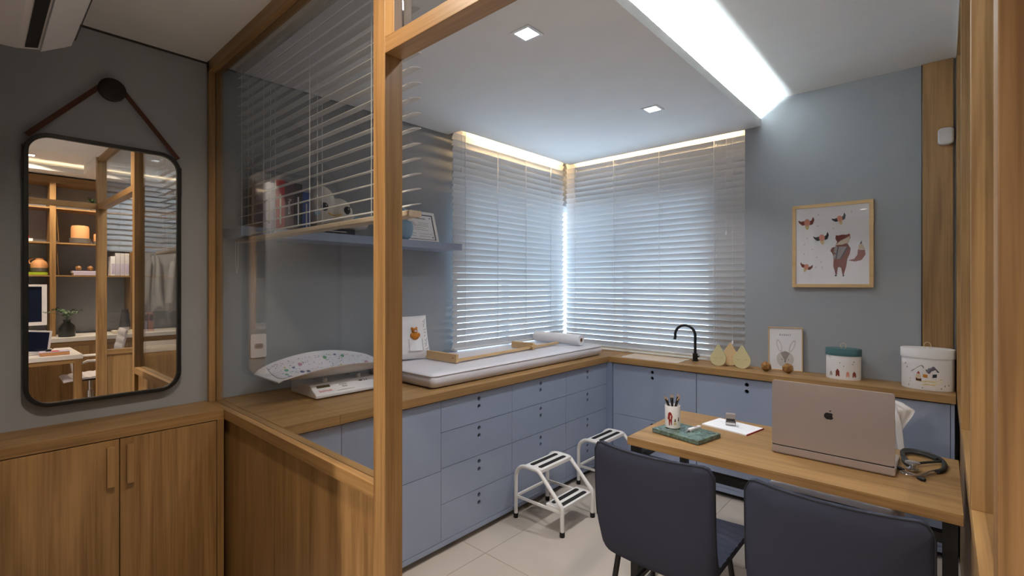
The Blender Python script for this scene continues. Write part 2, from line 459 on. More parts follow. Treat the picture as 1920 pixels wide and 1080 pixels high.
# windows
def window(name, x0, x1, y0, y1, axis, label):
    w = thing(name, label, 'window', ((x0 + x1) / 2, (y0 + y1) / 2, .9), kind='structure')
    z0, z1 = .90, ZWT
    if axis == 'x':
        n = 2
        obj('window_frame', B(x0, x1, y0, y1, z0, z0 + .05), 'tube', w); obj('window_frame', B(x0, x1, y0, y1, z1 - .06, z1), 'tube', w)
        for i in range(n + 1):
            xx = x0 + (x1 - x0 - .05) * i / n
            obj('window_frame', B(xx, xx + .05, y0, y1, z0 + .05, z1 - .06), 'tube', w)
        for i in range(n):
            a = x0 + (x1 - x0 - .05) * i / n + .05; c = x0 + (x1 - x0 - .05) * (i + 1) / n
            obj('pane', B(a, c, y0 + .02, y0 + .026, z0 + .05, z1 - .06), 'glass', w)
    else:
        n = 2
        obj('window_frame', B(x0, x1, y0, y1, z0, z0 + .05), 'tube', w); obj('window_frame', B(x0, x1, y0, y1, z1 - .06, z1), 'tube', w)
        for i in range(n + 1):
            yy = y0 + (y1 - y0 - .05) * i / n
            obj('window_frame', B(x0, x1, yy, yy + .05, z0 + .05, z1 - .06), 'tube', w)
        for i in range(n):
            a = y0 + (y1 - y0 - .05) * i / n + .05; c = y0 + (y1 - y0 - .05) * (i + 1) / n
            obj('pane', B(x0 + .02, x0 + .026, a, c, z0 + .05, z1 - .06), 'glass', w)
    return w
w1_ = window('window_1', -3.0, -2.95, LWy, 3.95, 'y', 'daylit window behind the blind on the left wall')
w2_ = window('window_2', -2.95, XWR, 3.95, 4.0, 'x', 'daylit window behind the blind over the sink')
obj('window_sill', B(XL, -1.085, YB + .0005, 3.95, .898, CT + .004), WX, w2_)
obj('window_sill', B(-2.95, XL, LWy, 3.95, .898, CT + .004), WY, w1_)
struct('trim_2', B(-3.02, -2.95, 3.95, 4.02, .9, ZWT), 'tube', 'corner post between the two windows', 'trim')

# ------------------------------------------------------------------ lamps of the room
def lamp_strip(name, label, boxes, c, s, cat='led strip'):
    xs = boxes[0]
    t = thing(name, label, cat, ((xs[0] + xs[1]) / 2, (xs[2] + xs[3]) / 2, xs[4]))
    for b_ in boxes:
        obj('led_tape', B(*b_), emit(name + '_glow', c, s), t)
    return t
COVE = (0.84, 0.97, 1.0, 1)
WARM = (1.0, 0.67, 0.33, 1)
lamp_strip('led_strip', 'white light strip hidden in the ceiling cove', [(-1.058, -.994, YP1 + .02, YB - .02, ZT + .0125, ZT + .017)], COVE, 130)
lamp_strip('led_strip', 'warm light strip above the left window blind', [(-2.665, -2.658, 2.56, YB - .03, ZT + .035, ZT + .045)], WARM, 66)
lamp_strip('led_strip', 'warm light strip above the sink window blind', [(-2.6, -1.12, YB + .0125, YB + .02, ZT + .035, ZT + .045)], WARM, 66)
lamp_strip('led_strip', 'warm light strip above the office shelves in the mirror', [(XBK - .2, XBK - .18, -2.2, 3.9, 2.862, 2.87)], (1, .74, .44, 1), 5)

def downlight(x, y, z, power, c, label, group=None, spread=150):
    t = thing('downlight', label, 'ceiling light', (x, y, z), group=group)
    h = .055
    o = ring_prism([(x - h, y - h), (x + h, y - h), (x + h, y + h), (x - h, y + h)], [(x - .04, y - .04), (x + .04, y - .04), (x + .04, y + .04), (x - .04, y + .04)], 2, z - .004, z + .0)
    obj('bezel', o, 'plastic', t)
    obj('diffuser', B(x - .04, x + .04, y - .04, y + .04, z - .002, z - .0005), emit('downlight_glow', c, 9), t)
    l = bpy.data.lights.new('downlight_lamp', 'AREA'); l.shape = 'SQUARE'; l.size = .08; l.energy = power; l.color = c[:3]; l.spread = R(spread)
    lo = bpy.data.objects.new('downlight_lamp', l); col.objects.link(lo); lo.parent = t; lo.location = (0, 0, -.006)
    return t
CW = (0.97, 0.98, 1.0, 1)
WW = (1.0, 0.82, 0.62, 1)
downlight(-1.405, 1.67, ZT, 3.1, CW, 'square recessed downlight nearest the glass partition', spread=115)
downlight(-1.405, 2.935, ZT, 3.1, CW, 'square recessed downlight nearest the corner windows', spread=115)
downlight(-1.25, .30, ZT, 6.5, WW, 'square recessed downlight over the entrance passage')
downlight(2.08, .51, ZO, 9, WW, 'square recessed downlight over the office desk in the mirror')
downlight(2.08, 1.36, ZO, 9, WW, 'square recessed downlight by the office bookcase in the mirror')
downlight(-.45, 1.35, ZU, 3.0, CW, 'added unseen downlight in the upper ceiling above the navy chairs')  # added lamp, only there to brighten this side of the room
downlight(-.9, -1.5, ZT, 40, (1, .88, .78, 1), 'added unseen downlight behind the photographer')  # added lamp out of view, fill light for the foreground

# ------------------------------------------------------------------ front partition
pt = thing('glazed_partition', 'oak partition with blind and glass pane beside the mirror cabinet', 'partition', (-2, .82, 0))
PX0, PX1, PX2 = -1.269, -1.208, -1.162
YM = (YP0 + YP1) / 2
obj('post', B(PX0, PX1, YP0, YP1, 0, ZT + .1), WZ, pt, .0015)
obj('post', B(XL + .012, XL + .042, YP0, YM - .001, .9, ZT), WZ, pt, .001)
obj('post', B(XL + .012, XL + .05, YM + .001, YP1, .9, ZT), WZ, pt, .001)
obj('post', B(XL + .012, XL + .042, YP0, YP1, 0, .855), WZ, pt)
obj('glass_bead', B(PX1, PX2, YP0 + .0, YM - .0012, 2.215, ZT), WZ, pt, .001)
obj('glass_bead', B(PX1, PX2, YM + .0012, YP1, 2.215, ZT), WZ, pt, .001)
obj('glass_bead', B(PX1, PX2 - .0, YM - .0011, YM + .0011, 2.215, ZT), 'knob', pt)
for y0, y1 in ((YP0, YM - .0008), (YM + .0008, YP1)):
    obj('sill', B(XL + .012, PX0, y0, y1, .855, .90), WX, pt, .001)
    obj('top_rail', B(XL + .012, PX0, y0, y1, ZT - .055, ZT + .06), WX, pt, .001)
obj('panel', B(XL + .04, PX0, YP0 + .022, YP1 - .012, 0.0, .855), WZ, pt)
obj('glass_pane', B(XL + .05, PX0 + .005, YM - .004, YM + .004, .90, ZT - .05), 'glass', pt)
obj('transom', B(PX1, XR0 + .0, YP0, YP1, 2.169, 2.215), WX, pt, .0015)
obj('glass_pane', B(PX2, XR0, YM - .004, YM + .004, 2.215, ZT), 'glass', pt)
obj('top_rail', B(PX2, XR0, YP0, YP1, ZT - .03, ZU), WX, pt)

# ------------------------------------------------------------------ side partition (desk end)
ps = thing('glazed_partition', 'oak partition with glass panes standing at the end of the desk', 'partition', (.085, 2.2, 0))
XM = (XR0 + XR1) / 2
def pane_post(y0, y1, z0):
    obj('post', B(XR0, XM - .0012, y0, y1, z0, ZU), WZ, ps, .001)
    obj('post', B(XM + .0012, XR1, y0, y1, z0, ZU), WZ, ps, .001)
    obj('post_core', B(XR0 + .01, XR1 - .01, y0 + .004, y1 - .004, z0, ZU - .01), 'knob', ps)
obj('post', B(.047, .125, YP0 - .006, YP1, 0, ZO), WZ, ps, .0015)
pane_post(1.768, 1.83, .90)
pane_post(2.715, 2.777, .90)
pane_post(3.60, YB, .90)
for x0, x1 in ((XR0, XM - .0008), (XM + .0008, XR1)):
    obj('sill', B(x0, x1, YP1, YB, .855, .90), WY, ps, .001)
    obj('top_rail', B(x0, x1, YP1, YB, ZU - .05, ZU + .02), WY, ps, .001)
obj('panel', B(XR0 + .012, XR1 - .012, YP1, YB, 0, .855), WZ, ps)
for y0, y1 in ((YP1, 1.768), (1.83, 2.715), (2.777, 3.60)):
    obj('glass_pane', B(XM - .004, XM + .004, y0, y1, .90, ZU - .05), 'glass', ps)
# doorway towards the office, behind the right edge of the picture
obj('transom', B(XR0, XR1, -.30, YP0 - .006, 2.169, 2.215), WY, ps, .0015)
obj('post', B(XR0, XR1, -.362, -.30, 0, ZO), WZ, ps, .0015)
# closing panel on the back wall
wp = thing('wood_wall_panel', 'tall oak panel beside the grey wall carrying the alarm sensor', 'wall panel', (-.02, YB, 0))
obj('board', B(-.092, XR0 - .012, YB - .02, YB, .90, ZU - .002), WZ, wp, .001)
obj('shade_strip', B(-.098, -.092, YB - .014, YB, .90, ZU - .002), 'knob', wp)  # dark strip painted as the shade between board and wall

# ------------------------------------------------------------------ venetian blinds
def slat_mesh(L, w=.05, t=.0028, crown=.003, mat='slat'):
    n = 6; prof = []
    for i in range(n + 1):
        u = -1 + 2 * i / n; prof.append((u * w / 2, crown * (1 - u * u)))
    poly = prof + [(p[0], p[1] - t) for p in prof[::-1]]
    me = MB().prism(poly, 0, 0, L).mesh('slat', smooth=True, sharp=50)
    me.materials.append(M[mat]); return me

def blind(label, loc, rz, L, ztop, zbot, pitch, tilt, cords, pulls=(), head=True, group=None, rail_h=.018, loop=None, mat='slat', cr=.0014, railmat='slat'):
    """local frame: x along the slats, y across; positive tilt lifts the +y edge"""
    t = thing('venetian_blind', label, 'blind', (loc[0], loc[1], zbot), rz, group=group, local=True)
    me = slat_mesh(L, mat=mat)
    n = int(round((ztop - zbot - rail_h) / pitch))
    for i in range(n):
        o = obj('slat', me, 'slat', t)
        o.location = (0, 0, rail_h + .012 + pitch * (i + .5) - pitch * .35); o.rotation_euler = (tilt, 0, 0)
    o = obj('bottom_rail', MB().prism(rrect(-.025, .025, 0, rail_h, .005, 3), 0, 0, L), railmat, t)
    if head: obj('headrail', B(0, L, -.025, .025, ztop - zbot + .0, ztop - zbot + .035), 'slat', t)
    H = ztop - zbot
    dy = .0265 * abs(math.cos(tilt)) + .0015
    for c in cords:
        m_ = MB()
        for s in (-1, 1):
            m_.tube([(c, s * dy, rail_h), (c, s * dy, H)], cr, 5)
        m_.tube([(c + .012, 0, rail_h), (c + .012, 0, H)], cr * .9, 5)
        for i in range(n):
            z = rail_h + .012 + pitch * (i + .5) - pitch * .35
            s_ = math.sin(tilt) * .026
            m_.tube([(c, -dy, z - s_ - .002), (c, dy, z + s_ - .002)], .0006, 4)
        obj('ladder_cord', m_, 'cord', t)
    for c, z1 in pulls:
        m_ = MB().tube([(c, -.034, z1), (c, -.034, H - .01)], .0011, 5)
        obj('pull_cord', m_, 'cord', t)
        obj('cord_tassel', MB().lathe([(.002, .03), (.006, .022), (.008, 0), (.007, -.003)], (c, -.034, z1), 10), 'plastic', t, smooth=True)
    if loop:
        c0, c1, zl = loop; P = []
        zt = 0.004
        for i in range(25):
            a = PI * i / 24
            P.append(((c0 + c1) / 2 - (c1 - c0) / 2 * math.cos(a), -.03, zl + (1 - math.sin(a) ** .6) * (zt - zl)))
        obj('loop_cord', MB().tube(P, .0012, 5), 'cord', t)
    return t
# glass partition blind, inside the consulting room (+y edge raised)
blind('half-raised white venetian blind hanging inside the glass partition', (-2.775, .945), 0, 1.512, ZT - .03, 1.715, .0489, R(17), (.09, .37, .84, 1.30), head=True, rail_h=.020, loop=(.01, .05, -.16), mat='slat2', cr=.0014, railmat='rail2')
# right window: room side is -y, room edge raised
blind('closed white venetian blind over the sink window', (-2.726, 3.84), 0, 1.624, ZU - .05, .922, .0478, R(-65), (.10, .52, .95, 1.40), pulls=((1.50, .95), (1.545, .12)))
# left window: slats along y; local x -> world +y (rz=90deg): local y -> world -x (wall side)
blind('closed white venetian blind on the left window above the mattress', (-2.742, 2.395), R(90), 1.412, ZU - .05, .995, .0478, R(-65), (.12, .48, .84, 1.20), pulls=((.06, 1.35),))
# side partition blinds on the office side; local y -> -x
names3 = ('pale blind behind the side partition nearest the doorway', 'pale blind behind the middle pane of the side partition', 'pale blind behind the side partition nearest the wall')
for (y0, y1), nm in zip(((.87, 1.76), (1.84, 2.705), (2.785, 3.74)), names3):
    blind(nm, (.16, y0), R(90), y1 - y0, ZU - .06, 1.80, .0489, R(-66), (.1, (y1 - y0) - .1))

# ------------------------------------------------------------------ wall mirror
ME = .0095
mz0, mz1, mw = .985, 2.128, .545
mir = thing('wall_mirror', 'black framed rounded mirror hanging from a leather strap', 'mirror', (-2.80, .405, mz0), PI / 2 + ME, local=True)
# local: x along the wall (+y world), y = -normal, z up ; front faces -y
h = mw / 2; Hm = mz1 - mz0
out = rrect(-h, h, 0, Hm, .085, 8); inn = rrect(-h + .016, h - .016, .016, Hm - .016, .069, 8)
obj('frame', ring_prism(out, inn, 1, -.022, .018), 'black', mir, .002)
obj('mirror_glass', MB().prism(rrect(-h + .014, h - .014, .014, Hm - .014, .071, 8), 1, -.010, .016), 'mirror', mir)
kz = 2.372 - mz0
obj('peg', MB().lathe([(.044, 0), (.050, .003), (.050, .022), (.046, .026)], (.01, -.024, kz), 28, axis=1), 'knob', mir, smooth=True)
def strap(p0, p1, wd, parent, name='strap'):
    a, c = Vector(p0), Vector(p1); d = (c - a).normalized(); n_ = Vector((-d.z, 0, d.x)) * wd / 2
    mb = MB().add([a - n_, a + n_, c + n_, c - n_, a - n_ + Vector((0, .0025, 0)), a + n_ + Vector((0, .0025, 0)), c + n_ + Vector((0, .0025, 0)), c - n_ + Vector((0, .0025, 0))],
                  [(0, 1, 2, 3), (7, 6, 5, 4), (0, 4, 5, 1), (1, 5, 6, 2), (2, 6, 7, 3), (3, 7, 4, 0)])
    obj(name, mb, 'leather', parent)
for s in (-1, 1):
    strap((.01 + s * .028, -.012, kz + .02), (s * (h - .01), -.012, Hm - .02), .020, mir)
    obj('strap', B(s * h - .0015 + s * .0015, s * h + .0015 + s * .0015, -.014, .008, Hm - .20, Hm - .06), 'leather', mir)

# ------------------------------------------------------------------ cabinet under the mirror
XC = -2.555
CL = XL + .001
cb = thing('low_cabinet', 'low oak cabinet with two doors under the mirror', 'cabinet', (-2.69, .4, 0))
obj('top', B(CL, XC, YF + .001, YP0 - .001, .857, .90), WY, cb, .0012)
obj('body', B(CL, XC - .021, YF + .001, .765, .07, .855), WZ, cb)
obj('stile', B(CL, XC, .767, YP0 - .001, 0, .857), WZ, cb, .001)
obj('plinth', B(CL, XC - .05, YF + .001, .765, 0, .07), 'plinth', cb)
for (y0, y1), hy in (((YF, .403), (.362, .386)), ((.4065, .764), (.426, .450))):
    d = obj('door', B(XC - .019, XC - .001, y0, y1, .075, .853), WZ, cb, .0008)
    obj('handle', B(XC - .001, XC + .020, hy[0], hy[1], .665, .828), WZ, d, .001)

# ------------------------------------------------------------------ air conditioner
ac = thing('air_conditioner', 'white split air conditioner high on the wall above the mirror', 'air conditioner', (-1.98, .13, 2.31))
ax0, ax1 = -2.40, -1.52
prof = [(YF, 2.315), (.10, 2.318), (.17, 2.335), (.225, 2.365), (.245, 2.395), (.25, 2.46), (.245, 2.56), (.23, 2.60), (YF, 2.605)]
obj('body', MB().prism(prof, 0, ax0, ax1), 'plastic', ac, .006, seg=3)
# air outlet: dark slot with a flap
slot = [(.118, 2.3212), (.150, 2.3295), (.150, 2.3275), (.118, 2.3192)]
obj('air_slot', MB().prism(slot, 0, ax0 + .03, ax1 - .03), 'rubber', ac)
obj('flap', MB().prism([(.155, 2.3285), (.235, 2.377), (.239, 2.373), (.158, 2.3225)], 0, ax0 + .012, ax1 - .012), 'plastic', ac, .001)
obj('front_seam', B(ax0 - .002, ax1 + .002, .2495, .252, 2.402, 2.405), 'darkgrey', ac)

# ------------------------------------------------------------------ worktops
wt = thing('worktop', 'L-shaped oak worktop along the two window walls', 'worktop', (-2.4, 2.2, .855))
obj('slab', B(XL + .001, -2.057, YP1 + .003, 1.118, .855, CT), WY, wt, .001)
obj('slab', B(XL + .001, -2.057, 1.1195, YB - .001, .855, CT), WY, wt, .001)
obj('slab', B(-2.0565, .057 - .006, 3.493, YB - .001, .855, CT), WX, wt, .001)

# ------------------------------------------------------------------ drawer units
def front(u0, u1, z0, z1, holes, th=.018):
    polys = [[(u0, z0), (u1, z0), (u1, z1), (u0, z1)]]
    if holes:
        c = (u0 + u1) / 2
        for dz in (-.036, -.082):
            polys.append(circle(c, z1 + dz, .0135, 20))
    return curve_mesh(polys, th)
XF = -2.075
def unit_left(y0, y1, splits, holes, label):
    t = thing('drawer_unit', label, 'drawer unit', ((XL + XF) / 2, (y0 + y1) / 2, .0), group=None)
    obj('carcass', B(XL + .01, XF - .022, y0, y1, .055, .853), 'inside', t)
    obj('base_board', B(XL + .01, XF + .002, y0, y1, .036, .064), 'blue', t, .001)
    obj('plinth', B(XL + .01, XF - .055, y0, y1, 0, .036), 'plinth', t)
    for a, c in zip(splits[:-1], splits[1:]):
        m_ = front(y0 + .0015, y1 - .0015, c + .0015, a - .0015, holes)
        m_.xf(frame_xf((XF - .009, 0, 0), (0, 1, 0), (0, 0, 1)))
        obj('drawer_front', m_, 'blue', t)
    return t
YU = [.862, 1.135, 1.728, 2.318, 2.914, 3.493]
ZS4 = [.848, .672, .472, .272, .066]
unit_left(YU[0], YU[1], [.848, .066], False, 'plain blue-grey cupboard front under the baby scale')
unit_left(YU[1], YU[2], [.848, .460, .066], True, 'blue-grey unit with two tall drawers beside the oak post')
unit_left(YU[2], YU[3], ZS4, True, 'blue-grey four-drawer unit left of the nearest step stool')
unit_left(YU[3], YU[4], ZS4, True, 'blue-grey four-drawer unit behind the nearest step stool')
unit_left(YU[4], YU[5], ZS4, True, 'blue-grey four-drawer unit next to the inner corner')
YFr = 3.511
def unit_right(x0, x1, label, last=False):
    t = thing('drawer_unit', label, 'drawer unit', ((x0 + x1) / 2, 3.64, 0))
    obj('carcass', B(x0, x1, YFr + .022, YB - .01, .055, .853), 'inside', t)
    obj('base_board', B(x0, x1, YFr - .002, YB - .01, .036, .064), 'blue', t, .001)
    obj('plinth', B(x0, x1, YFr + .055, YB - .01, 0, .036), 'plinth', t)
    for a, c in ((.848, .437), (.437, .066)):
        m_ = front(x0 + .0015, x1 - .0015, c + .0015, a - .0015, True)
        m_.xf(frame_xf((0, YFr + .009, 0), (1, 0, 0), (0, 0, 1)))
        obj('drawer_front', m_, 'blue', t)
    if last: obj('end_panel', B(x1 + .001, .046, YFr - .002, YB - .01, .0, .853), 'blue', t, .001)
    return t
unit_right(-2.026, -1.341, 'blue-grey two-drawer unit under the sink')
unit_right(-1.339, -.656, 'blue-grey two-drawer unit between sink and laptop')
unit_right(-.654, .029, 'blue-grey two-drawer unit at the oak panel end', True)
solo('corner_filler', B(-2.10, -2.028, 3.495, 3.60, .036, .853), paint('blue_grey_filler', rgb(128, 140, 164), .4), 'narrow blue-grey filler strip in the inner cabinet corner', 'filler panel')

# ------------------------------------------------------------------ mattress
def cushion(x0, x1, y0, y1, z0, z1, r=.03, n=10, crown=.006):
    mb = MB()
    def prof(t):  # side profile
        return t
    rings = []
    H = z1 - z0
    steps = [(0.03, 0.0), (0.008, 0.10), (0, .28), (-.004, .5), (0, .72), (0.006, .88), (0.022, .97), (.05, 1.0)]
    for inset, tz in steps:
        P = rrect(x0 + inset, x1 - inset, y0 + inset, y1 - inset, max(.012, r - inset * .3), 5)
        rings.append([(p[0], p[1], z0 + H * tz) for p in P])
    N = len(rings[0]); vs = [v for r_ in rings for v in r_]
    fs = [(i * N + k, i * N + (k + 1) % N, (i + 1) * N + (k + 1) % N, (i + 1) * N + k) for i in range(len(rings) - 1) for k in range(N)]
    fs.append(tuple(range(N))[::-1])
    c = len(vs); vs.append(((x0 + x1) / 2, (y0 + y1) / 2, z1 + crown))
    o = (len(rings) - 1) * N
    fs += [(o + k, o + (k + 1) % N, c) for k in range(N)]
    return mb.add(vs, fs)
mt = thing('changing_mattress', 'white vinyl mattress on the worktop under the window', 'mattress', (-2.46, 2.62, CT))
MX0, MX1, MY0, MY1, MZ = -2.79, -2.14, 1.72, 3.535, .984
obj('cover', cushion(MX0, MX1, MY0, MY1, CT, MZ), 'vinyl', mt, smooth=True, sharp=80)
pp = [(p[0], p[1], MZ - .011) for p in rrect(MX0 + .001, MX1 - .001, MY0 + .001, MY1 - .001, .03, 5)]
obj('piping', MB().tube(pp, .0028, 6, closed=True), 'vinyl', mt, smooth=True)

# ------------------------------------------------------------------ height board, paper roll, pillow
ZM = MZ + .0072
hb = thing('infant_length_board', 'pale wooden baby length ruler lying on the mattress', 'measuring board', (-2.4, 2.6, ZM), local=False)
obj('head_board', B(-2.625, -2.318, 2.055, 2.075, ZM, ZM + .055), PINE, hb, .001)
rl = MB().box(-.014, .014, 0, 1.19, 0, .016).xf(Matrix.Translation((-2.335, 2.07, ZM + .006)) @ Matrix.Rotation(R(3.6), 4, 'Z'))
obj('ruler', rl, PINEY, hb, .001)
sl = MB().box(-.19, .02, -.011, .011, 0, .05).xf(Matrix.Translation((-2.375, 2.88, ZM)) @ Matrix.Rotation(R(3.6), 4, 'Z'))
obj('slider', sl, PINE, hb, .001)
sl = MB().box(-.03, .035, -.03, .03, .02, .036).xf(Matrix.Translation((-2.385, 2.88, ZM)) @ Matrix.Rotation(R(3.6), 4, 'Z'))
obj('slider_clamp', sl, PINEY, hb, .001)
for dy in (0, .010):
    obj('screw', MB().lathe([(.003, 0), (.003, .001)], (-2.345 - dy, 2.0545, ZM + .03), 10, axis=1), 'leather', hb)

pr_ = thing('paper_roll', 'white examination paper roll lying across the mattress end', 'paper roll', (-2.46, 3.335, ZM), local=False)
rr = .044
cz = ZM + rr
prf = [(.016, 0), (rr - .001, 0), (rr, .002), (rr, .478), (rr - .001, .48), (.016, .48)]
mb = MB(); mb.lathe(prf, (-2.70, 3.335, cz), 32, axis=0); mb.f = mb.f[:-2]
obj('paper', mb, 'paper', pr_, smooth=True)
mb = MB(); mb.lathe([(.013, 0), (.0165, 0), (.0165, .481), (.013, .481), (.013, 0)], (-2.70, 3.335, cz), 24, axis=0); mb.f = mb.f[:-2]
obj('cardboard_core', mb, paint('cardboard', rgb(150, 112, 70), .8), pr_, smooth=True)

pw = thing('pillow', 'white embroidered pillow with teddy bear leaning on the wall', 'pillow', (-2.66, 1.93, ZM), R(90 - 12), local=True)
# local: x to the right as seen from the room, y = away from room... build upright then lean
def pil(u, v, s):
    x = (u - .5) * .34; z = v * .30
    e = 1 - max(abs(2 * u - 1), abs(2 * v - 1)) ** 3
    pin = 1 - .05 * math.sin(PI * u) * 0
    bow = .96 + .04 * (2 * v - 1) ** 2
    bz = 1 - .04 * (1 - (2 * u - 1) ** 2)
    return (x * bow, s * .045 * e ** .7, .15 + (z - .15) * bz)
lean = Matrix.Rotation(R(-16), 4, 'X')
mb = MB().grid(lambda u, v: pil(u, v, -1), 16, 16, lambda u, v: pil(u, v, 1)).xf(lean)
obj('cover', mb, 'cloth', pw, smooth=True, sharp=70)
def plaque(mb): return mb.xf(lean)
pk = plaque(MB().grid(lambda u, v: (.0 + u * .10, -.046 + .006 * abs(2 * u - 1) - .0, .05 + v * .085), 6, 4, lambda u, v: (.0 + u * .10, -.040, .05 + v * .085)))
obj('pocket', pk, 'paper', pw)
dots = MB()
for i in range(9):
    for xx in (.002, .098):
        dots.box(xx - .0012, xx + .0012, -.0475, -.0455, .052 + i * .009, .057 + i * .009)
obj('pocket_stitching', plaque(dots), 'ink', pw)
bear = MB()
bear.ball((.05, -.048, .150), .030, .016, .026); bear.ball((.05, -.050, .184), .021, .016, .020)
for s in (-1, 1):
    bear.ball((.05 + s * .016, -.048, .203), .008, .006, .008, 10, 8); bear.ball((.05 + s * .026, -.052, .155), .010, .009, .014, 10, 8)
bp_ = obj('teddy_bear', plaque(bear), 'bear', pw, smooth=True)
face = MB().ball((.05, -.066, .180), .009, .004, .007, 10, 8)
obj('muzzle', plaque(face), 'cloth', bp_, smooth=True)
eyes = MB()
for s in (-1, 1): eyes.ball((.05 + s * .007, -.0655, .190), .0022, .0016, .0026, 8, 6)
eyes.ball((.05, -.0702, .183), .003, .0016, .0022, 8, 6)
obj('eyes', plaque(eyes), 'black', bp_)
emb = MB()
for i in range(11):
    z = .035 + i * .022; x = .132 + .006 * math.sin(i * 2.1)
    emb.tube([(x - .012, -.030, z), (x - .004, -.030, z + .008 * math.cos(i)), (x + .006, -.028, z + .002), (x + .006, -.028, z + .014)], .0011, 4)
obj('embroidery', plaque(emb), 'ink', pw)

# ------------------------------------------------------------------ baby scale
bs = thing('baby_scale', 'white digital baby scale with printed tray mat behind the glass', 'baby scale', (-2.54, 1.35, CT))
bx0, bx1, by0, by1 = -2.69, -2.395, 1.17, 1.56
prof = [(bx0, .906), (bx1, .906), (bx1, .922), (bx1 - .075, .966), (bx0, .966)]
obj('base', MB().prism(prof, 1, by0, by1), 'plastic', bs, .004)
for xx in (bx0 + .03, bx1 - .03):
    for yy in (by0 + .03, by1 - .03):
        obj('foot', MB().lathe([(.010, CT), (.012, .907)], (xx, yy, 0), 12), 'rubber', bs)
P0 = Vector((bx1, 0, .922)); P1 = Vector((bx1 - .075, 0, .966)); upv = (P1 - P0).normalized()
def on_panel(mb, y, t, lift=.0006):
    o_ = P0 + (P1 - P0) * t; nrm = Vector((0, 1, 0)).cross(upv)
    return mb.xf(frame_xf((o_.x + nrm.x * lift, y, o_.z + nrm.z * lift), (0, 1, 0), upv))
obj('display', on_panel(MB().box(-.036, .036, -.009, .009, 0, .0015), 1.235, .72), 'lcd', bs)
obj('logo', on_panel(text_mesh('balmak', .026), 1.235, .33), paint('logo_red', rgb(190, 30, 30), .5), bs)
obj('model_name', on_panel(text_mesh('Mobile\n  Baby', .016), 1.345, .58), 'darkgrey', bs)
obj('button', on_panel(MB().box(-.010, .010, -.004, .004, 0, .001).box(.02, .026, -.003, .003, 0, .001).box(.034, .040, -.003, .003, 0, .001), 1.455, .74), 'darkgrey', bs)
obj('small_print', on_panel(MB().box(-.05, .05, -.0012, .0012, 0, .0006), 1.345, .18), 'greyp', bs)
for yy in (1.27, 1.47):
    obj('tray_support', MB().lathe([(.014, .964), (.012, .988)], (-2.50, yy, 0), 12).lathe([(.014, .964), (.012, .988)], (-2.62, yy, 0), 12), 'plastic', bs)
TY0, TY1, TX0, TX1 = .985, 1.71, -2.73, -2.385
def tray_pt(u, v, lift=0.0):
    e = 2 * u - 1
    hgt = .100 * max(0, 1 - e * e) ** .75
    w = 1 - .10 * abs(e) ** 4
    s_ = 2 * v - 1
    xc = (TX0 + TX1) / 2
    up_ = .026 * abs(e) ** 3
    fb = 1.10 if s_ < 0 else .72     # the far side stands higher
    return (xc + s_ * (TX1 - TX0) / 2 * w, TY0 + (TY1 - TY0) * u, .990 + up_ + lift + hgt * fb * abs(s_) ** 2.0)
tr = obj('tray', MB().grid(lambda u, v: tray_pt(u, v, .006), 28, 18, lambda u, v: tray_pt(u, v, 0)), 'plastic', bs, smooth=True, sharp=60)
md = lambda u, v, l: tray_pt(.085 + u * .86, .06 + v * .88, l)
obj('printed_mat', MB().grid(lambda u, v: md(u, v, .011), 24, 16, lambda u, v: md(u, v, .0062)), 'mat', bs, smooth=True, sharp=60)

# power socket
so = thing('wall_socket', 'white power socket plate on the wall beside the scale', 'socket', (XL, 1.046, 1.09))
pl = rrect(1.005, 1.088, 1.092, 1.222, .010, 4)
obj('plate', MB().prism(pl, 0, XL, XL + .010), 'plastic', so, .003)
obj('socket_insert', MB().prism(rrect(1.024, 1.070, 1.142, 1.170, .012, 4), 0, XL + .0095, XL + .0115), 'greyp', so)
ho = MB()
for dy in (-.010, 0, .010): ho.lathe([(.0026, 0), (.0026, .001)], (XL + .0114, 1.047 + dy, 1.156), 10, axis=0)
obj('pin_hole', ho, 'black', so)

# ------------------------------------------------------------------ shelf and what stands on it
ZSH = 1.785
solo('wall_shelf', B(XL, -2.57, .875, 2.335, 1.738, ZSH), 'blue', 'long blue-grey floating shelf on the left wall', 'shelf', bevel=.001)
def book(name_mat, y0, y1, x0, x1, z0, h_, label, txt=None, tc_='paper', group='books on the floating shelf'):
    t = thing('book', label, 'book', ((x0 + x1) / 2, (y0 + y1) / 2, z0), group=group)
    obj('pages', B(x0, x1 - .004, y0 + .003, y1 - .003, z0 + .003, z0 + h_ - .003), 'pages', t)
    c = MB().box(x0, x1 - .003, y0, y0 + .0025, z0, z0 + h_).box(x0, x1 - .003, y1 - .0025, y1, z0, z0 + h_).box(x1 - .003, x1, y0, y1, z0, z0 + h_)
    obj('cover', c, name_mat, t)
    if txt:
        m_ = text_mesh(txt, min(.024, (y1 - y0) * .62)).xf(frame_xf((x1 + .0004, (y0 + y1) / 2, z0 + h_ * .5), (0, 0, -1), (0, 1, 0)))
        obj('spine_title', m_, tc_, t)
    else:
        obj('spine_band', B(x1 - .0001, x1 + .0004, y0 + (y1 - y0) * .42, y0 + (y1 - y0) * .58, z0 + h_ * .12, z0 + h_ * .72), tc_, t)
    return t
book('blil', 1.005, 1.064, -2.80, -2.64, ZSH, .262, 'made-up pale lilac book in place of a mirror reflection', tc_='greyp')  # made-up book where the glass shows the mirror's pale reflection
book('bred', 1.066, 1.112, -2.80, -2.63, ZSH, .268, 'thick red book standing on the floating shelf', tc_='foxcream')
book('bpur', 1.113, 1.160, -2.80, -2.63, ZSH, .262, 'dark purple book lettered in white on the spine', 'Pediatria')
book('bblk', 1.161, 1.207, -2.80, -2.63, ZSH, .262, 'black book standing between the purple and blue books', tc_='paper')
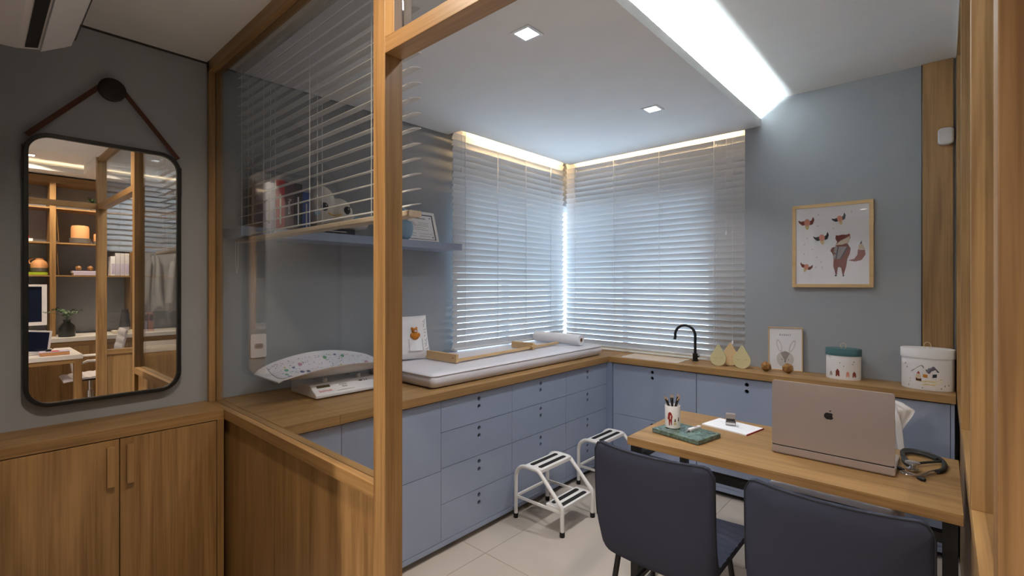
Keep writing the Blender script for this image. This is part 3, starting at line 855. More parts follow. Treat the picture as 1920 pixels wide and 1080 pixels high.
book('bblu', 1.208, 1.252, -2.80, -2.63, ZSH, .220, 'blue book standing last in the shelf row', tc_='lgrey')
t = thing('book', 'black book lying flat under the white plush toy', 'book', (-2.70, 1.42, ZSH), group='books on the floating shelf')
obj('pages', B(-2.79, -2.614, 1.328, 1.512, ZSH + .003, ZSH + .031), 'pages', t)
obj('cover', B(-2.79, -2.612, 1.326, 1.514, ZSH, ZSH + .003).box(-2.79, -2.612, 1.326, 1.514, ZSH + .031, ZSH + .034).box(-2.613, -2.61, 1.326, 1.514, ZSH, ZSH + .034), 'bblk', t)
obj('spine_title', B(-2.6102, -2.6096, 1.345, 1.46, ZSH + .014, ZSH + .019), 'lgrey', t)

tz = ZSH + .0345
tp = thing('plush_toy', 'white plush toy with embroidered lashes lying on the shelf', 'plush toy', (-2.70, 1.42, tz))
bd = MB().ball((-2.705, 1.352, tz + .1255), .085, .082, .125, 20, 14)
bd.ball((-2.70, 1.455, tz + .095), .080, .085, .095, 20, 14)
obj('head', bd, 'plushw', tp, smooth=True)
obj('body', MB().ball((-2.675, 1.53, tz + .040), .085, .10, .048, 20, 12), 'plushw', tp, smooth=True)
for yy, zz in ((1.332, .125), (1.470, .118)):
    e = obj('eye', MB().ball((-2.622, yy, tz + zz - .006), .007, .021, .024, 14, 10), 'black', tp, smooth=True)
    obj('eye_glint', MB().ball((-2.6165, yy + .006, tz + zz + .002), .002, .004, .004, 8, 6), 'paper', e, smooth=True)
    la = MB()
    for a in (50, 75, 100):
        s = -1 if yy < 1.4 else 1
        la.tube([(-2.619, yy + s * .012, tz + zz + .008), (-2.619, yy + s * (.012 + .018 * math.cos(R(a - 30))), tz + zz + .008 + .020 * math.sin(R(a - 20)))], .001, 4)
    obj('lashes', la, 'black', tp)
mo = MB().tube([(-2.617, 1.35 + .01 * i, tz + .085 - .012 * math.sin(PI * i / 8)) for i in range(9)], .004, 6)
obj('gold_mouth', mo, 'gold', tp)
obj('blue_spot', MB().ball((-2.604, 1.52, tz + .062), .012, .020, .016, 12, 8).ball((-2.640, 1.295, tz + .085), .006, .020, .020, 12, 8), 'plushb', tp, smooth=True)

bt = thing('plush_toy', 'pale blue plush toy with white bow beside the certificate', 'plush toy', (-2.635, 1.90, ZSH))
obj('body', MB().ball((-2.632, 1.885, ZSH + .078), .040, .062, .078, 18, 12).ball((-2.632, 1.85, ZSH + .17), .038, .045, .045, 16, 10), 'plushb', bt, smooth=True)
bow = MB()
for s in (-1, 1): bow.ball((-2.590, 1.915 + s * .022, ZSH + .125 - .01 * s), .008, .020, .014, 12, 8)
bow.ball((-2.586, 1.915, ZSH + .122), .009, .008, .009, 10, 8)
obj('bow', bow, 'cloth', bt, smooth=True)

def picture(name, label, w, h_, fr, origin, ux, uy, fmat, depth=.015, mat_b=None, cat='picture', glassy=True):
    """frame whose front face looks along ux x uy; origin = lower left front corner"""
    t = thing(name, label, cat, origin, local=True)
    X = frame_xf((0, 0, 0), ux, uy)
    o = ring_prism([(0, 0), (w, 0), (w, h_), (0, h_)], [(fr, fr), (w - fr, fr), (w - fr, h_ - fr), (fr, h_ - fr)], 2, -depth, 0).xf(X)
    obj('frame', o, fmat, t, .001)
    pr = obj('print', B(fr - .002, w - fr + .002, fr - .002, h_ - fr + .002, -depth, -.006).xf(X), 'paper', t)
    if glassy: obj('glass_pane', B(fr - .001, w - fr + .001, fr - .001, h_ - fr + .001, -.0035, -.002).xf(X), 'acrylic', t)
    return t, pr, X
# certificate, leaning on the wall
t, pr, X = picture('certificate_frame', 'white framed certificate at the end of the floating shelf', .335, .235, .022, (-2.700, 1.90, ZSH + .002), (0, 1, 0), (-.30, 0, 1), 'plastic')
obj('border', ring_prism([(.022, .022), (.313, .022), (.313, .213), (.022, .213)], [(.028, .028), (.307, .028), (.307, .207), (.028, .207)], 2, -.0058, -.0052).xf(X), 'ink', pr)
ln = MB()
for i, (z, a, c) in enumerate(((.183, .08, .25), (.150, .07, .27), (.138, .07, .27), (.126, .07, .27), (.112, .07, .24), (.098, .07, .26), (.068, .06, .15), (.068, .18, .28), (.050, .06, .14), (.050, .17, .27))):
    ln.box(a, c, z - (.004 if i == 0 else .0012), z + (.004 if i == 0 else .0012), -.006, -.0055)
obj('printed_lines', ln.xf(X), 'greyp', pr)
cn = MB()
for cx in (.045, .29):
    for cy in (.045, .19): cn.prism(circle(cx, cy, .005, 8), 2, -.006, -.0055)
obj('corner_mark', cn.xf(X), 'ink', pr)

# ------------------------------------------------------------------ fox picture on the back wall
FW, FH = .450, .556
t, pr, X = picture('framed_picture', 'pale wood framed print of a fox playing an accordion', FW, FH, .022, (-.775, YB - .022, 1.475), (1, 0, 0), (0, 0, 1), PINE, .022)
def flat(poly, mat, name, lvl=0, sc=1.0, parent=None):
    z0 = -.006 + .0002 + lvl * .0003
    mb = MB().prism([(p[0], p[1]) for p in poly], 2, z0 - .0002, z0 + .0002).xf(X)
    return obj(name, mb, mat, parent or pr)
# picture coordinates from the crop: px -> metres inside the frame
def q(px, py):  # photo crop pixels (977x1080 crop) to frame metres
    u = (px - 85) / (850 - 85); top = 190 + (120 - 190) * u; bot = 968 + (962 - 968) * u
    return (u * FW, (bot - py) / (bot - top) * FH)
def qq(pts): return [q(*p) for p in pts]
flat(qq([(505, 575), (560, 545), (620, 545), (648, 590), (640, 640), (618, 690), (608, 760), (585, 840), (575, 850), (562, 780), (545, 768), (530, 775), (522, 840), (510, 850), (500, 800), (488, 760), (492, 690), (480, 640), (460, 615), (475, 585)]), 'foxred', 'printed_fox')
flat(qq([(512, 465), (535, 468), (570, 458), (610, 460), (640, 448), (645, 490), (625, 540), (560, 560), (505, 568), (525, 530), (508, 500)]), 'foxred', 'printed_fox', 1)
flat(qq([(508, 560), (550, 520), (610, 488), (640, 470), (640, 500), (625, 535), (570, 555)]), 'foxcream', 'printed_fox', 2)
flat(qq([(500, 575), (618, 572), (552, 692), (486, 690)]), 'greyp', 'printed_accordion', 3)
flat(qq([(528, 575), (540, 575), (520, 690), (508, 690)]), 'ink', 'printed_accordion', 4)
flat(qq([(612, 575), (622, 582), (560, 692), (548, 692)]), 'ink', 'printed_accordion', 4)
flat(qq([(462, 610), (480, 600), (492, 632), (515, 638), (512, 648), (485, 645)]), 'foxred', 'printed_fox', 5)
flat(qq([(625, 705), (680, 690), (708, 650), (712, 600), (775, 605), (778, 650), (745, 700), (690, 715)]), 'foxred', 'printed_tail', 0)
flat(qq([(712, 602), (718, 560), (740, 530), (765, 570), (775, 606), (745, 598)]), 'foxcream', 'printed_tail', 1)
flat(qq([(728, 548), (745, 512), (748, 540), (740, 545)]), 'ink', 'printed_tail', 2)
flat(qq([(502, 845), (522, 845), (520, 858), (503, 858)]), 'ink', 'printed_fox', 3); flat(qq([(575, 845), (592, 840), (585, 860), (574, 858)]), 'ink', 'printed_fox', 3)
for (cx, cy, wc, s_, tilt_) in ((235, 345, 'foxred', 1, 0), (548, 305, 'ink', .85, 12), (380, 490, 'ink', .95, 4), (228, 770, 'foxred', .8, -25)):
    def rp(dx, dy):
        a = R(-tilt_); dx, dy = dx * s_, dy * s_
        return (cx + dx * math.cos(a) - dy * math.sin(a), cy + dx * math.sin(a) + dy * math.cos(a))
    flat(qq([rp(-92, -20), (rp(-60, -8)), rp(-25, -15), rp(-22, 25), rp(-50, 28), rp(-80, 5)]), wc, 'printed_bird', 0)
    flat(qq([rp(25, -12), rp(45, -25), rp(60, -58), rp(72, -25), rp(55, 15), rp(25, 25)]), wc, 'printed_bird', 0)
    flat(qq([rp(-22, 30), rp(22, 30), rp(15, 60), rp(0, 72), rp(-15, 55)]), 'sand', 'printed_bird', 1)
    flat(qq([rp(30 * math.cos(2 * PI * i / 16), 34 * math.sin(2 * PI * i / 16)) for i in range(16)]), 'pinkp', 'printed_bird', 2)
nm = MB()
for (px, py) in ((345, 270), (655, 242), (335, 380), (488, 400), (232, 497), (208, 560), (205, 650), (330, 680), (283, 605), (372, 725), (320, 775), (385, 775)):
    a_ = q(px, py); nm.prism(circle(a_[0], a_[1], .0026, 8), 2, -.0062, -.0056); nm.box(a_[0] + .0018, a_[0] + .003, a_[1], a_[1] + .009, -.0062, -.0056)
obj('printed_notes', nm.xf(X), 'greyp', pr)

# alarm sensor
al = thing('alarm_sensor', 'small white motion sensor on the oak panel', 'alarm sensor', (.012, YB - .02, 2.295))
lens_ = rrect(-.024, .046, 2.300, 2.398, .022, 5)
obj('housing', MB().prism(lens_, 1, YB - .062, YB - .02), 'plastic', al, .010, seg=3)
obj('lens', MB().prism(rrect(-.010, .032, 2.318, 2.356, .006, 3), 1, YB - .0635, YB - .061), 'cloth', al)

# ------------------------------------------------------------------ sink, tap, ornaments on the back worktop
sk = thing('sink', 'white rectangular sink cover set in the worktop by the tap', 'sink', (-1.72, 3.70, CT))
sx0, sx1, sy0, sy1 = -1.965, -1.492, 3.535, 3.80
obj('rim', ring_prism([(sx0, sy0), (sx1, sy0), (sx1, sy1), (sx0, sy1)], [(sx0 + .008, sy0 + .008), (sx1 - .008, sy0 + .008), (sx1 - .008, sy1 - .008), (sx0 + .008, sy1 - .008)], 2, CT, CT + .003), 'plastic', sk)
obj('cover', B(sx0 + .0085, sx1 - .0085, sy0 + .0085, sy1 - .0085, CT, CT + .0016), paint('sink_cover', rgb(196, 180, 160), .4), sk)
tpx, tpy = -1.435, 3.735
tp_ = thing('tap', 'matt black swan-neck tap beside the sink', 'tap', (tpx, tpy, CT))
obj('base', MB().lathe([(.024, CT), (.024, CT + .004), (.019, CT + .006), (.019, CT + .058), (.014, CT + .060)], (tpx, tpy, 0), 24), 'black', tp_, smooth=True)
P = [(tpx, tpy, CT + .055), (tpx, tpy, 1.09)]
rad = .074
for i in range(15):
    a = R(180 * i / 14 * 1.08)
    P.append((tpx - rad + rad * math.cos(a), tpy - .03 * i / 14, 1.10 + rad * math.sin(a)))
P.append((P[-1][0] - .006, P[-1][1] - .002, P[-1][2] - .022))
obj('spout', MB().tube(P, .0105, 14), 'black', tp_, smooth=True)
obj('lever', MB().tube([(tpx + .018, tpy, CT + .035), (tpx + .03, tpy, CT + .036)], .006, 10), 'black', tp_, smooth=True)

def drop(x, y, h_, mat, label, face=True, rz=0):
    t = thing('wooden_drop', label, 'ornament', (x, y, CT), rz, group='drop-shaped wooden ornaments by the tap', local=True)
    r = .055 * h_ / .16; P = []
    for i in range(25):
        a = R(-212 + 244 * i / 24); P.append((r * math.cos(a), .006 * 0 + r + r * math.sin(a)))
    P = [(p[0], max(p[1], .0012)) for p in P]
    P.append((.004, h_ - .004)); P.append((0, h_)); P.append((-.004, h_ - .004))
    obj('body', MB().prism(P, 1, -.011, .011), mat, t, .0012)
    if face:
        f_ = MB()
        for s in (-1, 1):
            f_.tube([(s * .024 + .012 * math.cos(R(200 + 140 * i / 8)), -.0114, r * 1.22 + .008 * math.sin(R(200 + 140 * i / 8))) for i in range(9)], .0010, 5)
        obj('sleepy_eyes', f_, 'greyp', t)
    return t
drop(-1.225, 3.628, .158, 'drop1', 'pale green wooden drop with sleepy eyes nearest the tap', rz=R(8))
drop(-1.165, 3.70, .168, 'drop2', 'yellow wooden drop standing behind the two green drops', rz=R(14))
drop(-1.062, 3.625, .166, 'drop1', 'pale green wooden drop with sleepy eyes nearest the rabbit frame', rz=R(10))

def facet_ball(x, y, r, label, seed):
    bm = bmesh.new(); bmesh.ops.create_icosphere(bm, subdivisions=1, radius=r)
    bmesh.ops.bevel(bm, geom=list(bm.verts), offset=r * .18, affect='VERTICES', segments=1)
    mb = MB(); bm.verts.index_update(); mb.v = [tuple(v.co) for v in bm.verts]; mb.f = [tuple(v.index for v in f.verts) for f in bm.faces]; bm.free()
    mb.xf(Matrix.Rotation(seed, 4, 'X') @ Matrix.Rotation(seed * 2, 4, 'Y'))
    z = min(v[2] for v in mb.v); mb.xf(Matrix.Translation((x, y, CT - z)))
    return solo('wooden_ball', mb, wood('turned_wood', 2, rgb(112, 76, 36), rgb(158, 114, 62)), label, 'ornament', 'faceted wooden balls in front of the rabbit frame')
facet_ball(-.903, 3.615, .037, 'faceted wooden ball at the left of the rabbit frame', .5)
facet_ball(-.772, 3.618, .038, 'faceted wooden ball in front of the rabbit frame, right one', 1.1)

# rabbit frame leaning on the wall
RW, RH = .208, .298
t, pr, X = picture('rabbit_frame', 'small framed rabbit print leaning on the wall by wooden balls', RW, RH, .006, (-.914, 3.708, CT + .001), (1, .15, 0), (-.006, .04, 1), PINE, .016)
z0 = -.0058
def fl2(poly, mat, name, l=0): return obj(name, MB().prism(poly, 2, z0 + l * .0004 - .0002, z0 + l * .0004 + .0002).xf(X), mat, pr)
obj('title', text_mesh('RABBIT', .017, space=1.35).xf(Matrix.Translation((RW / 2, RH - .054, z0))).xf(X), 'ink', pr)
def ell(cx, cy, rx, ry, ang=0, n=20):
    a = R(ang); return [(cx + rx * math.cos(2 * PI * i / n) * math.cos(a) - ry * math.sin(2 * PI * i / n) * math.sin(a), cy + rx * math.cos(2 * PI * i / n) * math.sin(a) + ry * math.sin(2 * PI * i / n) * math.cos(a)) for i in range(n)]
cx = RW / 2
fl2(ell(cx - .036, .170, .015, .045, 14), 'lgrey', 'printed_ear'); fl2(ell(cx + .042, .170, .015, .045, -20), 'lgrey', 'printed_ear')
fl2(ell(cx - .036, .168, .008, .034, 14), 'paper', 'printed_ear', 1); fl2(ell(cx + .042, .168, .008, .034, -20), 'paper', 'printed_ear', 1)
fl2(ell(cx, .078, .052, .056), 'lgrey', 'printed_face', 2)
fl2([(cx - .028, .120), (cx, .134), (cx + .028, .120), (cx, .060)], 'greyp', 'printed_face', 3)
fl2(ell(cx, .062, .004, .004), 'ink', 'printed_nose', 4); fl2(ell(cx - .02, .076, .003, .003), 'ink', 'printed_eye', 4); fl2(ell(cx + .02, .076, .003, .003), 'ink', 'printed_eye', 4)

def hat_box(x, y, rx, ry, h_, lid_h, lidmat, label):
    t = thing('oval_box', label, 'storage box', (x, y, CT), group='oval storage boxes on the worktop')
    obj('body', MB().lathe([(.98, CT), (1.0, CT + .003), (1.0, CT + h_ - .012)], (x, y, 0), 40, rx, ry), 'paper', t, smooth=True)
    obj('lid', MB().lathe([(1.005, CT + h_ - lid_h), (1.045, CT + h_ - lid_h), (1.045, CT + h_ - .002), (1.03, CT + h_), (.02, CT + h_ + .001)], (x, y, 0), 40, rx, ry), lidmat, t, smooth=True)
    P = [(x + .017 * math.sin(R(a)) * .9, y, CT + h_ + .016 - .018 * math.cos(R(a))) for a in range(0, 360, 24)]
    obj('loop', MB().tube(P, .0016, 6, closed=True), 'sand', t, smooth=True)
    return t
def on_oval(x, y, rx, ry, ang, z):
    a = R(ang); return (x + rx * 1.004 * math.cos(a), y + ry * 1.004 * math.sin(a), z)
def decal(t, x, y, rx, ry, pts, mat, name, eps=1.006):
    """pts: (arc metres along the front from the box centre, height) -> curved patch on the oval wall"""
    vs = []
    def at(s, z, e):
        xx = max(-.985, min(.985, s / rx)); return (x + xx * rx * e, y - ry * math.sqrt(1 - xx * xx) * e - .0, CT + z)
    n = len(pts)
    mb = MB(); c = (sum(p[0] for p in pts) / n, sum(p[1] for p in pts) / n)
    vs = [at(p[0], p[1], eps) for p in pts] + [at(p[0], p[1], eps - .004) for p in pts] + [at(c[0], c[1], eps)]
    fs = [(i, (i + 1) % n, 2 * n) for i in range(n)] + [(i, n + i, n + (i + 1) % n, (i + 1) % n) for i in range(n)]
    obj(name, mb.add(vs, fs), mat, t)
bx = dict(x=-.472, y=3.675, rx=.092, ry=.066)
t1 = hat_box(h_=.190, lid_h=.042, lidmat='teal', label='oval white box with a teal lid beside the rabbit frame', **bx)
for s, mt_, sc_ in ((-.022, 'foxred', 1.0), (.030, 'pinkp', .8), (.062, 'foxred', .8), (-.058, 'greyp', .7)):
    decal(t1, pts=[(s - .010 * sc_, .020), (s - .004 * sc_, .018), (s, .03), (s + .005 * sc_, .018), (s + .011 * sc_, .022), (s + .010 * sc_, .045 * sc_ + .008), (s, .058 * sc_ + .01), (s - .009 * sc_, .045 * sc_ + .008)], mat=mt_, name='printed_animal', **bx)
decal(t1, pts=[(-.03, .035), (-.02, .03), (-.018, .04), (-.032, .05)], mat='foxred', name='printed_animal', **bx)
decal(t1, pts=[(-.085, .128), (-.06, .126), (-.055, .136), (-.07, .144), (-.085, .14)], mat='lgrey', name='printed_cloud', **bx)
for s, z in ((.055, .10), (.06, .115), (-.01, .105), (.01, .085)):
    decal(t1, pts=[(s - .004, z), (s, z - .004), (s + .004, z), (s, z + .005)], mat='greyp', name='printed_leaf', **bx)
bx = dict(x=-.068, y=3.652, rx=.116, ry=.082)
t2 = hat_box(h_=.230, lid_h=.052, lidmat='cloth', label='oval white box with a printed house at the worktop end', **bx)
decal(t2, pts=[(-.055, .055), (.040, .058), (.040, .110), (-.01, .135), (-.058, .095)], mat='cloth', name='printed_house', eps=1.006, **bx)
decal(t2, pts=[(-.026, .140), (.030, .136), (.052, .105), (.005, .094)], mat=paint('print_slate', rgb(96, 92, 104), .7), name='printed_roof', eps=1.010, **bx)
decal(t2, pts=[(-.030, .138), (-.022, .140), (-.066, .098), (-.070, .102)], mat='greyp', name='printed_roof', eps=1.010, **bx)
decal(t2, pts=[(-.018, .072), (.002, .070), (.002, .088), (-.018, .09)], mat='bear', name='printed_window', eps=1.010, **bx)
decal(t2, pts=[(.022, .072), (.040, .076), (.042, .094), (.024, .092)], mat='ink', name='printed_window', eps=1.010, **bx)
decal(t2, pts=[(-.046, .046), (-.026, .044), (-.026, .075), (-.032, .098), (-.044, .092), (-.05, .07)], mat='foxcream', name='printed_figure', eps=1.012, **bx)
decal(t2, pts=[(-.048, .05), (-.024, .048), (-.024, .064), (-.048, .066)], mat='leather', name='printed_figure', eps=1.014, **bx)
decal(t2, pts=[(-.044, .092), (-.03, .09), (-.036, .106)], mat='red', name='printed_figure', eps=1.014, **bx)
for z in (.040, .056):
    decal(t2, pts=[(-.075, z), (-.02, z - .012), (.03, z - .010), (.062, z + .010), (.062, z + .014), (.03, z - .006), (-.02, z - .008), (-.075, z + .004)], mat='sand', name='printed_fence', eps=1.014, **bx)
for s, z in ((-.095, .14), (-.088, .12), (.075, .03), (.09, .035), (-.08, .02), (.06, .015), (-.02, .012)):
    decal(t2, pts=[(s - .003, z), (s, z - .005), (s + .003, z), (s, z + .006)], mat='greyp', name='printed_leaf', **bx)

# ------------------------------------------------------------------ desk
DX0, DX1, DY0, DY1, DZ = -1.155, .049, 2.137, 2.79, .75
dk = thing('desk', 'oak desk with black steel frame in front of the navy chairs', 'desk', (-.55, 2.46, 0))
obj('top', B(DX0, DX1, DY0, DY1, DZ - .038, DZ), WX, dk, .0012)
for x0 in (DX0 + .012, DX1 - .052):
    for y0 in (DY0 + .012, DY1 - .052):
        obj('leg', B(x0, x0 + .04, y0, y0 + .04, 0, DZ - .038), 'black', dk, .001)
    obj('side_rail', B(x0 + .002, x0 + .038, DY0 + .052, DY1 - .052, .635, .668), 'black', dk)
    obj('side_rail', B(x0 + .002, x0 + .038, DY0 + .052, DY1 - .052, .05, .085), 'black', dk)
for y0 in (DY0 + .014, DY1 - .05):
    obj('long_rail', B(DX0 + .052, DX1 - .052, y0, y0 + .036, .635, .668), 'black', dk)

# mug and pencils on the marble slab
A = Vector((-1.082, 2.276)); Bv = Vector((-.832, 2.225)); ang = math.atan2(Bv.y - A.y, Bv.x - A.x)
ms = thing('marble_slab', 'green marble slab under the fox mug', 'slab', (-.95, 2.352, DZ), ang, local=True)
obj('slab', B(-.128, .128, -.095, .095, .003, .022), 'marble', ms, .001)
obj('felt_pad', B(-.12, .12, -.087, .087, 0, .003), 'rubber', ms)
SZ = DZ + .022
mgx, mgy = -1.022, 2.362
mg = thing('mug', 'white mug printed with a red fox holding black pencils', 'mug', (mgx, mgy, SZ))
mb = MB().lathe([(.030, SZ), (.036, SZ + .004), (.0375, SZ + .112), (.036, SZ + .114), (.034, SZ + .112), (.0335, SZ + .008), (.001, SZ + .007)], (mgx, mgy, 0), 36)
obj('body', mb, 'tube', mg, smooth=True, sharp=50)
ha = math.atan2(-mgy, -mgx) + PI
hp = [(mgx + (.036 + .024 * math.sin(R(a))) * math.cos(ha), mgy + (.036 + .024 * math.sin(R(a))) * math.sin(ha), SZ + .058 - .034 * math.cos(R(a))) for a in range(0, 181, 15)]
obj('handle', MB().tube(hp, .0055, 8), 'tube', mg, smooth=True)
def mug_decal(pts, mat, name, a0):
    r_ = .0381; n = len(pts); vs = []
    for rr_ in (r_, r_ - .0015):
        for s, z in pts:
            a = a0 + s / r_; vs.append((mgx + rr_ * math.cos(a), mgy + rr_ * math.sin(a), SZ + z))
    fs = [tuple(range(n))] + [(i, n + i, n + (i + 1) % n, (i + 1) % n) for i in range(n)]
    obj(name, MB().add(vs, fs), mat, mg)
a_cam = math.atan2(-mgy, -mgx)
mug_decal([(-.002, .018), (.002, .018), (.004, .045), (.010, .02), (.013, .02), (.012, .05), (.016, .062), (.010, .080), (.002, .086), (-.006, .078), (-.010, .05), (-.004, .045)], 'red', 'printed_fox', a_cam - .42)
mug_decal([(.002, .05), (.007, .048), (.009, .066), (.004, .07)], 'foxcream', 'printed_belly', a_cam - .42)
mug_decal([(0, .022), (.016, .022), (.012, .036), (.004, .036)], 'sand', 'printed_nest', a_cam + .12)
mug_decal([(.004, .038), (.012, .038), (.010, .05), (.008, .054), (.006, .05)], 'leather', 'printed_bird', a_cam + .12)
mug_decal([(0, .04), (.006, .04), (.004, .06), (.002, .06)], 'leather', 'printed_bird', a_cam + .75)
tips = [(-.048, .004, .150), (-.038, -.004, .146), (-.03, .012, .130), (-.010, .006, .158), (.002, .004, .158), (.038, .012, .160), (.044, .004, .150), (.032, -.006, .145)]
pm_ = None
plabels = ['black pencil leaning furthest left in the fox mug', 'second black pencil from the left in the mug', 'short black pencil tilted left in the mug', 'black pencil upright left of the mug middle', 'black pencil upright in the mug middle', 'tall black pencil leaning right in the mug', 'black pencil leaning furthest right in the mug', 'short black pencil tilted right in the mug']
for (dx, dy, zt), lb in zip(tips, plabels):
    u_ = Vector((math.cos(.73), math.sin(.73), 0)); v_ = Vector((-math.sin(.73), math.cos(.73), 0))
    top = Vector((mgx, mgy, SZ)) + u_ * dx * .9 + v_ * dy + Vector((0, 0, zt + .012))
    bot = Vector((mgx, mgy, SZ + .010)) - u_ * dx * .42 - v_ * dy
    d = (top - bot); L = d.length; d.normalize()
    t = thing('pencil', lb, 'pencil', bot, group='black pencils in the fox mug', local=True)
    obj('barrel', MB().tube([(0, 0, 0), d * (L - .020)], .0036, 6), 'graph', t)
    obj('sharpened_tip', MB().tube([d * (L - .020), d * (L - .003)], [.0034, .0011], 8), 'pencilw', t)
    obj('lead', MB().tube([d * (L - .003), d * L], [.0011, .0003], 6), 'graph', t)
# thermometer-like white pen on the slab
th_ = thing('digital_thermometer', 'white digital thermometer lying on the green marble slab', 'thermometer', (-.925, 2.395, SZ), math.atan2(2.499 - 2.337, -.926 + .938) - .12, local=True)
obj('body', MB().prism(rrect(-.045, .050, -.010, .010, .008, 4), 2, 0, .013), 'plastic', th_, .003)
obj('display', B(.000, .026, -.006, .006, .0128, .0136), 'greyp', th_)
obj('tip', MB().tube([(-.045, 0, .006), (-.066, 0, .005)], [.005, .003], 8), 'greyp', th_, smooth=True)
# notepad and stamp
pa = math.atan2(2.536 - 2.582, -.704 + .945)
npd = thing('notepad', 'white prescription pad with red binding under the stamp', 'notepad', (-.820, 2.645, DZ), pa, local=True)
obj('sheets', B(-.122, .116, -.088, .088, 0, .006), 'paper', npd)
obj('binding', B(.116, .119, -.088, .088, 0, .0065), 'red', npd)
obj('ruled_line', B(-.06, .06, -.0008, .0008, .006, .0063).box(-.09, -.05, .03, .034, .006, .0063), 'lgrey', npd)
stp = thing('rubber_stamp', 'grey self-inking stamp standing on the prescription pad', 'stamp', (-.832, 2.652, DZ + .0065), pa + R(28), local=True)
obj('base', B(-.024, .024, -.010, .010, 0, .020), 'darkgrey', stp, .001)
obj('window', B(-.022, .022, -.0104, .0104, .004, .016), 'lgrey', stp)
obj('handle', MB().prism(rrect(-.024, .024, .020, .062, .007, 4), 1, -.013, .013), 'greyp', stp, .003)
obj('label_strip', B(-.020, .020, -.0136, .0136, .023, .037), 'graph', stp)

# laptop (seen from behind)
LX0, LX1, LYb = -.569, -.139, 2.375
lp = thing('laptop', 'open silver laptop on the desk seen from behind', 'laptop', (-.354, 2.5, DZ))
obj('base', MB().prism(rrect(LX0, LX1, LYb, LYb + .27, .012, 4), 2, DZ + .002, DZ + .016), 'silver', lp, .002)
obj('foot_strip', B(LX0 + .01, LX1 - .01, LYb + .01, LYb + .26, DZ, DZ + .002), 'rubber', lp)
obj('hinge_bar', B(LX0, LX1, LYb - .006, LYb + .008, DZ + .008, DZ + .036), 'silver', lp, .001)
lid = MB().prism(rrect(LX0, LX1, 0, .282, .010, 4), 1, -.004, .004)
Lm = Matrix.Translation((0, LYb, DZ + .0405)) @ Matrix.Rotation(R(-1.0), 4, 'X')
obj('hinge_gap', B(LX0 + .002, LX1 - .002, LYb - .002, LYb + .006, DZ + .035, DZ + .044), 'graph', lp)
lo_ = obj('lid', lid.xf(Lm), 'silver', lp, .0012)
obj('screen', B(LX0 + .008, LX1 - .008, .0038, .0045, .012, .272).xf(Lm), 'screen', lo_)
# fruit emblem on the lid
ap = []
for i in range(40):
    a = 2 * PI * i / 40; r_ = .0165 * (1 + .08 * math.cos(2 * a)) * (1 - .16 * math.exp(-((a - PI / 2) / .30) ** 2)) * (1 - .12 * math.exp(-((a - 1.5 * PI) / .22) ** 2))
    x_, z_ = r_ * math.cos(a) * .98, r_ * math.sin(a) * 1.0
    bxx, bzz = .0215, .0015
    if math.hypot(x_ - bxx, z_ - bzz) < .0095:   # bite
        dd = Vector((x_ - bxx, z_ - bzz)).normalized() * .0095; x_, z_ = bxx + dd.x, bzz + dd.y
    ap.append((-.355 + x_, .158 + z_))
obj('emblem', MB().prism(ap, 1, -.0046, -.0039).xf(Lm), 'black', lo_)
lf = [(-.354 + .0, .1760), (-.349, .1775), (-.346, .1835), (-.352, .1820)]
obj('emblem', MB().prism(lf, 1, -.0046, -.0039).xf(Lm), 'black', lo_)

# stethoscope
stz = DZ
sth = thing('stethoscope', 'black stethoscope coiled on the desk beside the laptop', 'stethoscope', (-.06, 2.6, DZ))
def sp(pts, n=8):
    out = []; P = [Vector(p) for p in pts]
    P = [P[0] * 2 - P[1]] + P + [P[-1] * 2 - P[-2]]
    for i in range(1, len(P) - 2):
        for k in range(n):
            t = k / n
            out.append(.5 * ((2 * P[i]) + (-P[i - 1] + P[i + 1]) * t + (2 * P[i - 1] - 5 * P[i] + 4 * P[i + 1] - P[i + 2]) * t * t + (-P[i - 1] + 3 * P[i] - 3 * P[i + 1] + P[i + 2]) * t ** 3))
    out.append(P[-2]); return out
z_ = DZ + .008
tubeA = [(-.098, 2.541), (-.12, 2.584), (-.127, 2.664), (-.134, 2.725), (-.123, 2.772), (-.087, 2.782), (-.041, 2.768), (-.011, 2.725), (.004, 2.655), (-.001, 2.575), (-.018, 2.531)]
tubeB = [(-.095, 2.559), (-.118, 2.618), (-.132, 2.678), (-.122, 2.722), (-.094, 2.742), (-.049, 2.732), (-.018, 2.700)]
tubeC = [(-.088, 2.570), (-.055, 2.618), (-.023, 2.66), (.0, 2.684)]
obj('tubing', MB().tube(sp([(x, y, DZ + .009) for x, y in tubeA]), .0085, 12).tube(sp([(x, y, DZ + .011) for x, y in tubeB]), .0075, 12).tube(sp([(x, y, DZ + .012) for x, y in tubeC]), .005, 10), 'rubber', sth, smooth=True)
mA = [(-.018, 2.531), (-.044, 2.486), (-.065, 2.439), (-.098, 2.445), (-.121, 2.467)]
mB = [(-.020, 2.545), (-.037, 2.514), (-.052, 2.475), (-.071, 2.427), (-.106, 2.41), (-.123, 2.43), (-.118, 2.452)]
obj('ear_tube', MB().tube(sp([(x, y, DZ + .006) for x, y in mA]), .0032, 8).tube(sp([(x, y, DZ + .011) for x, y in mB]), .0032, 8), 'steel', sth, smooth=True)
obj('chest_piece', MB().lathe([(.012, DZ + .002), (.020, DZ + .004), (.021, DZ + .010), (.012, DZ + .014), (.008, DZ + .020), (.014, DZ + .026), (.024, DZ + .032), (.024, DZ + .036), (.010, DZ + .037)], (-.092, 2.505, 0), 26), 'steel', sth, smooth=True)
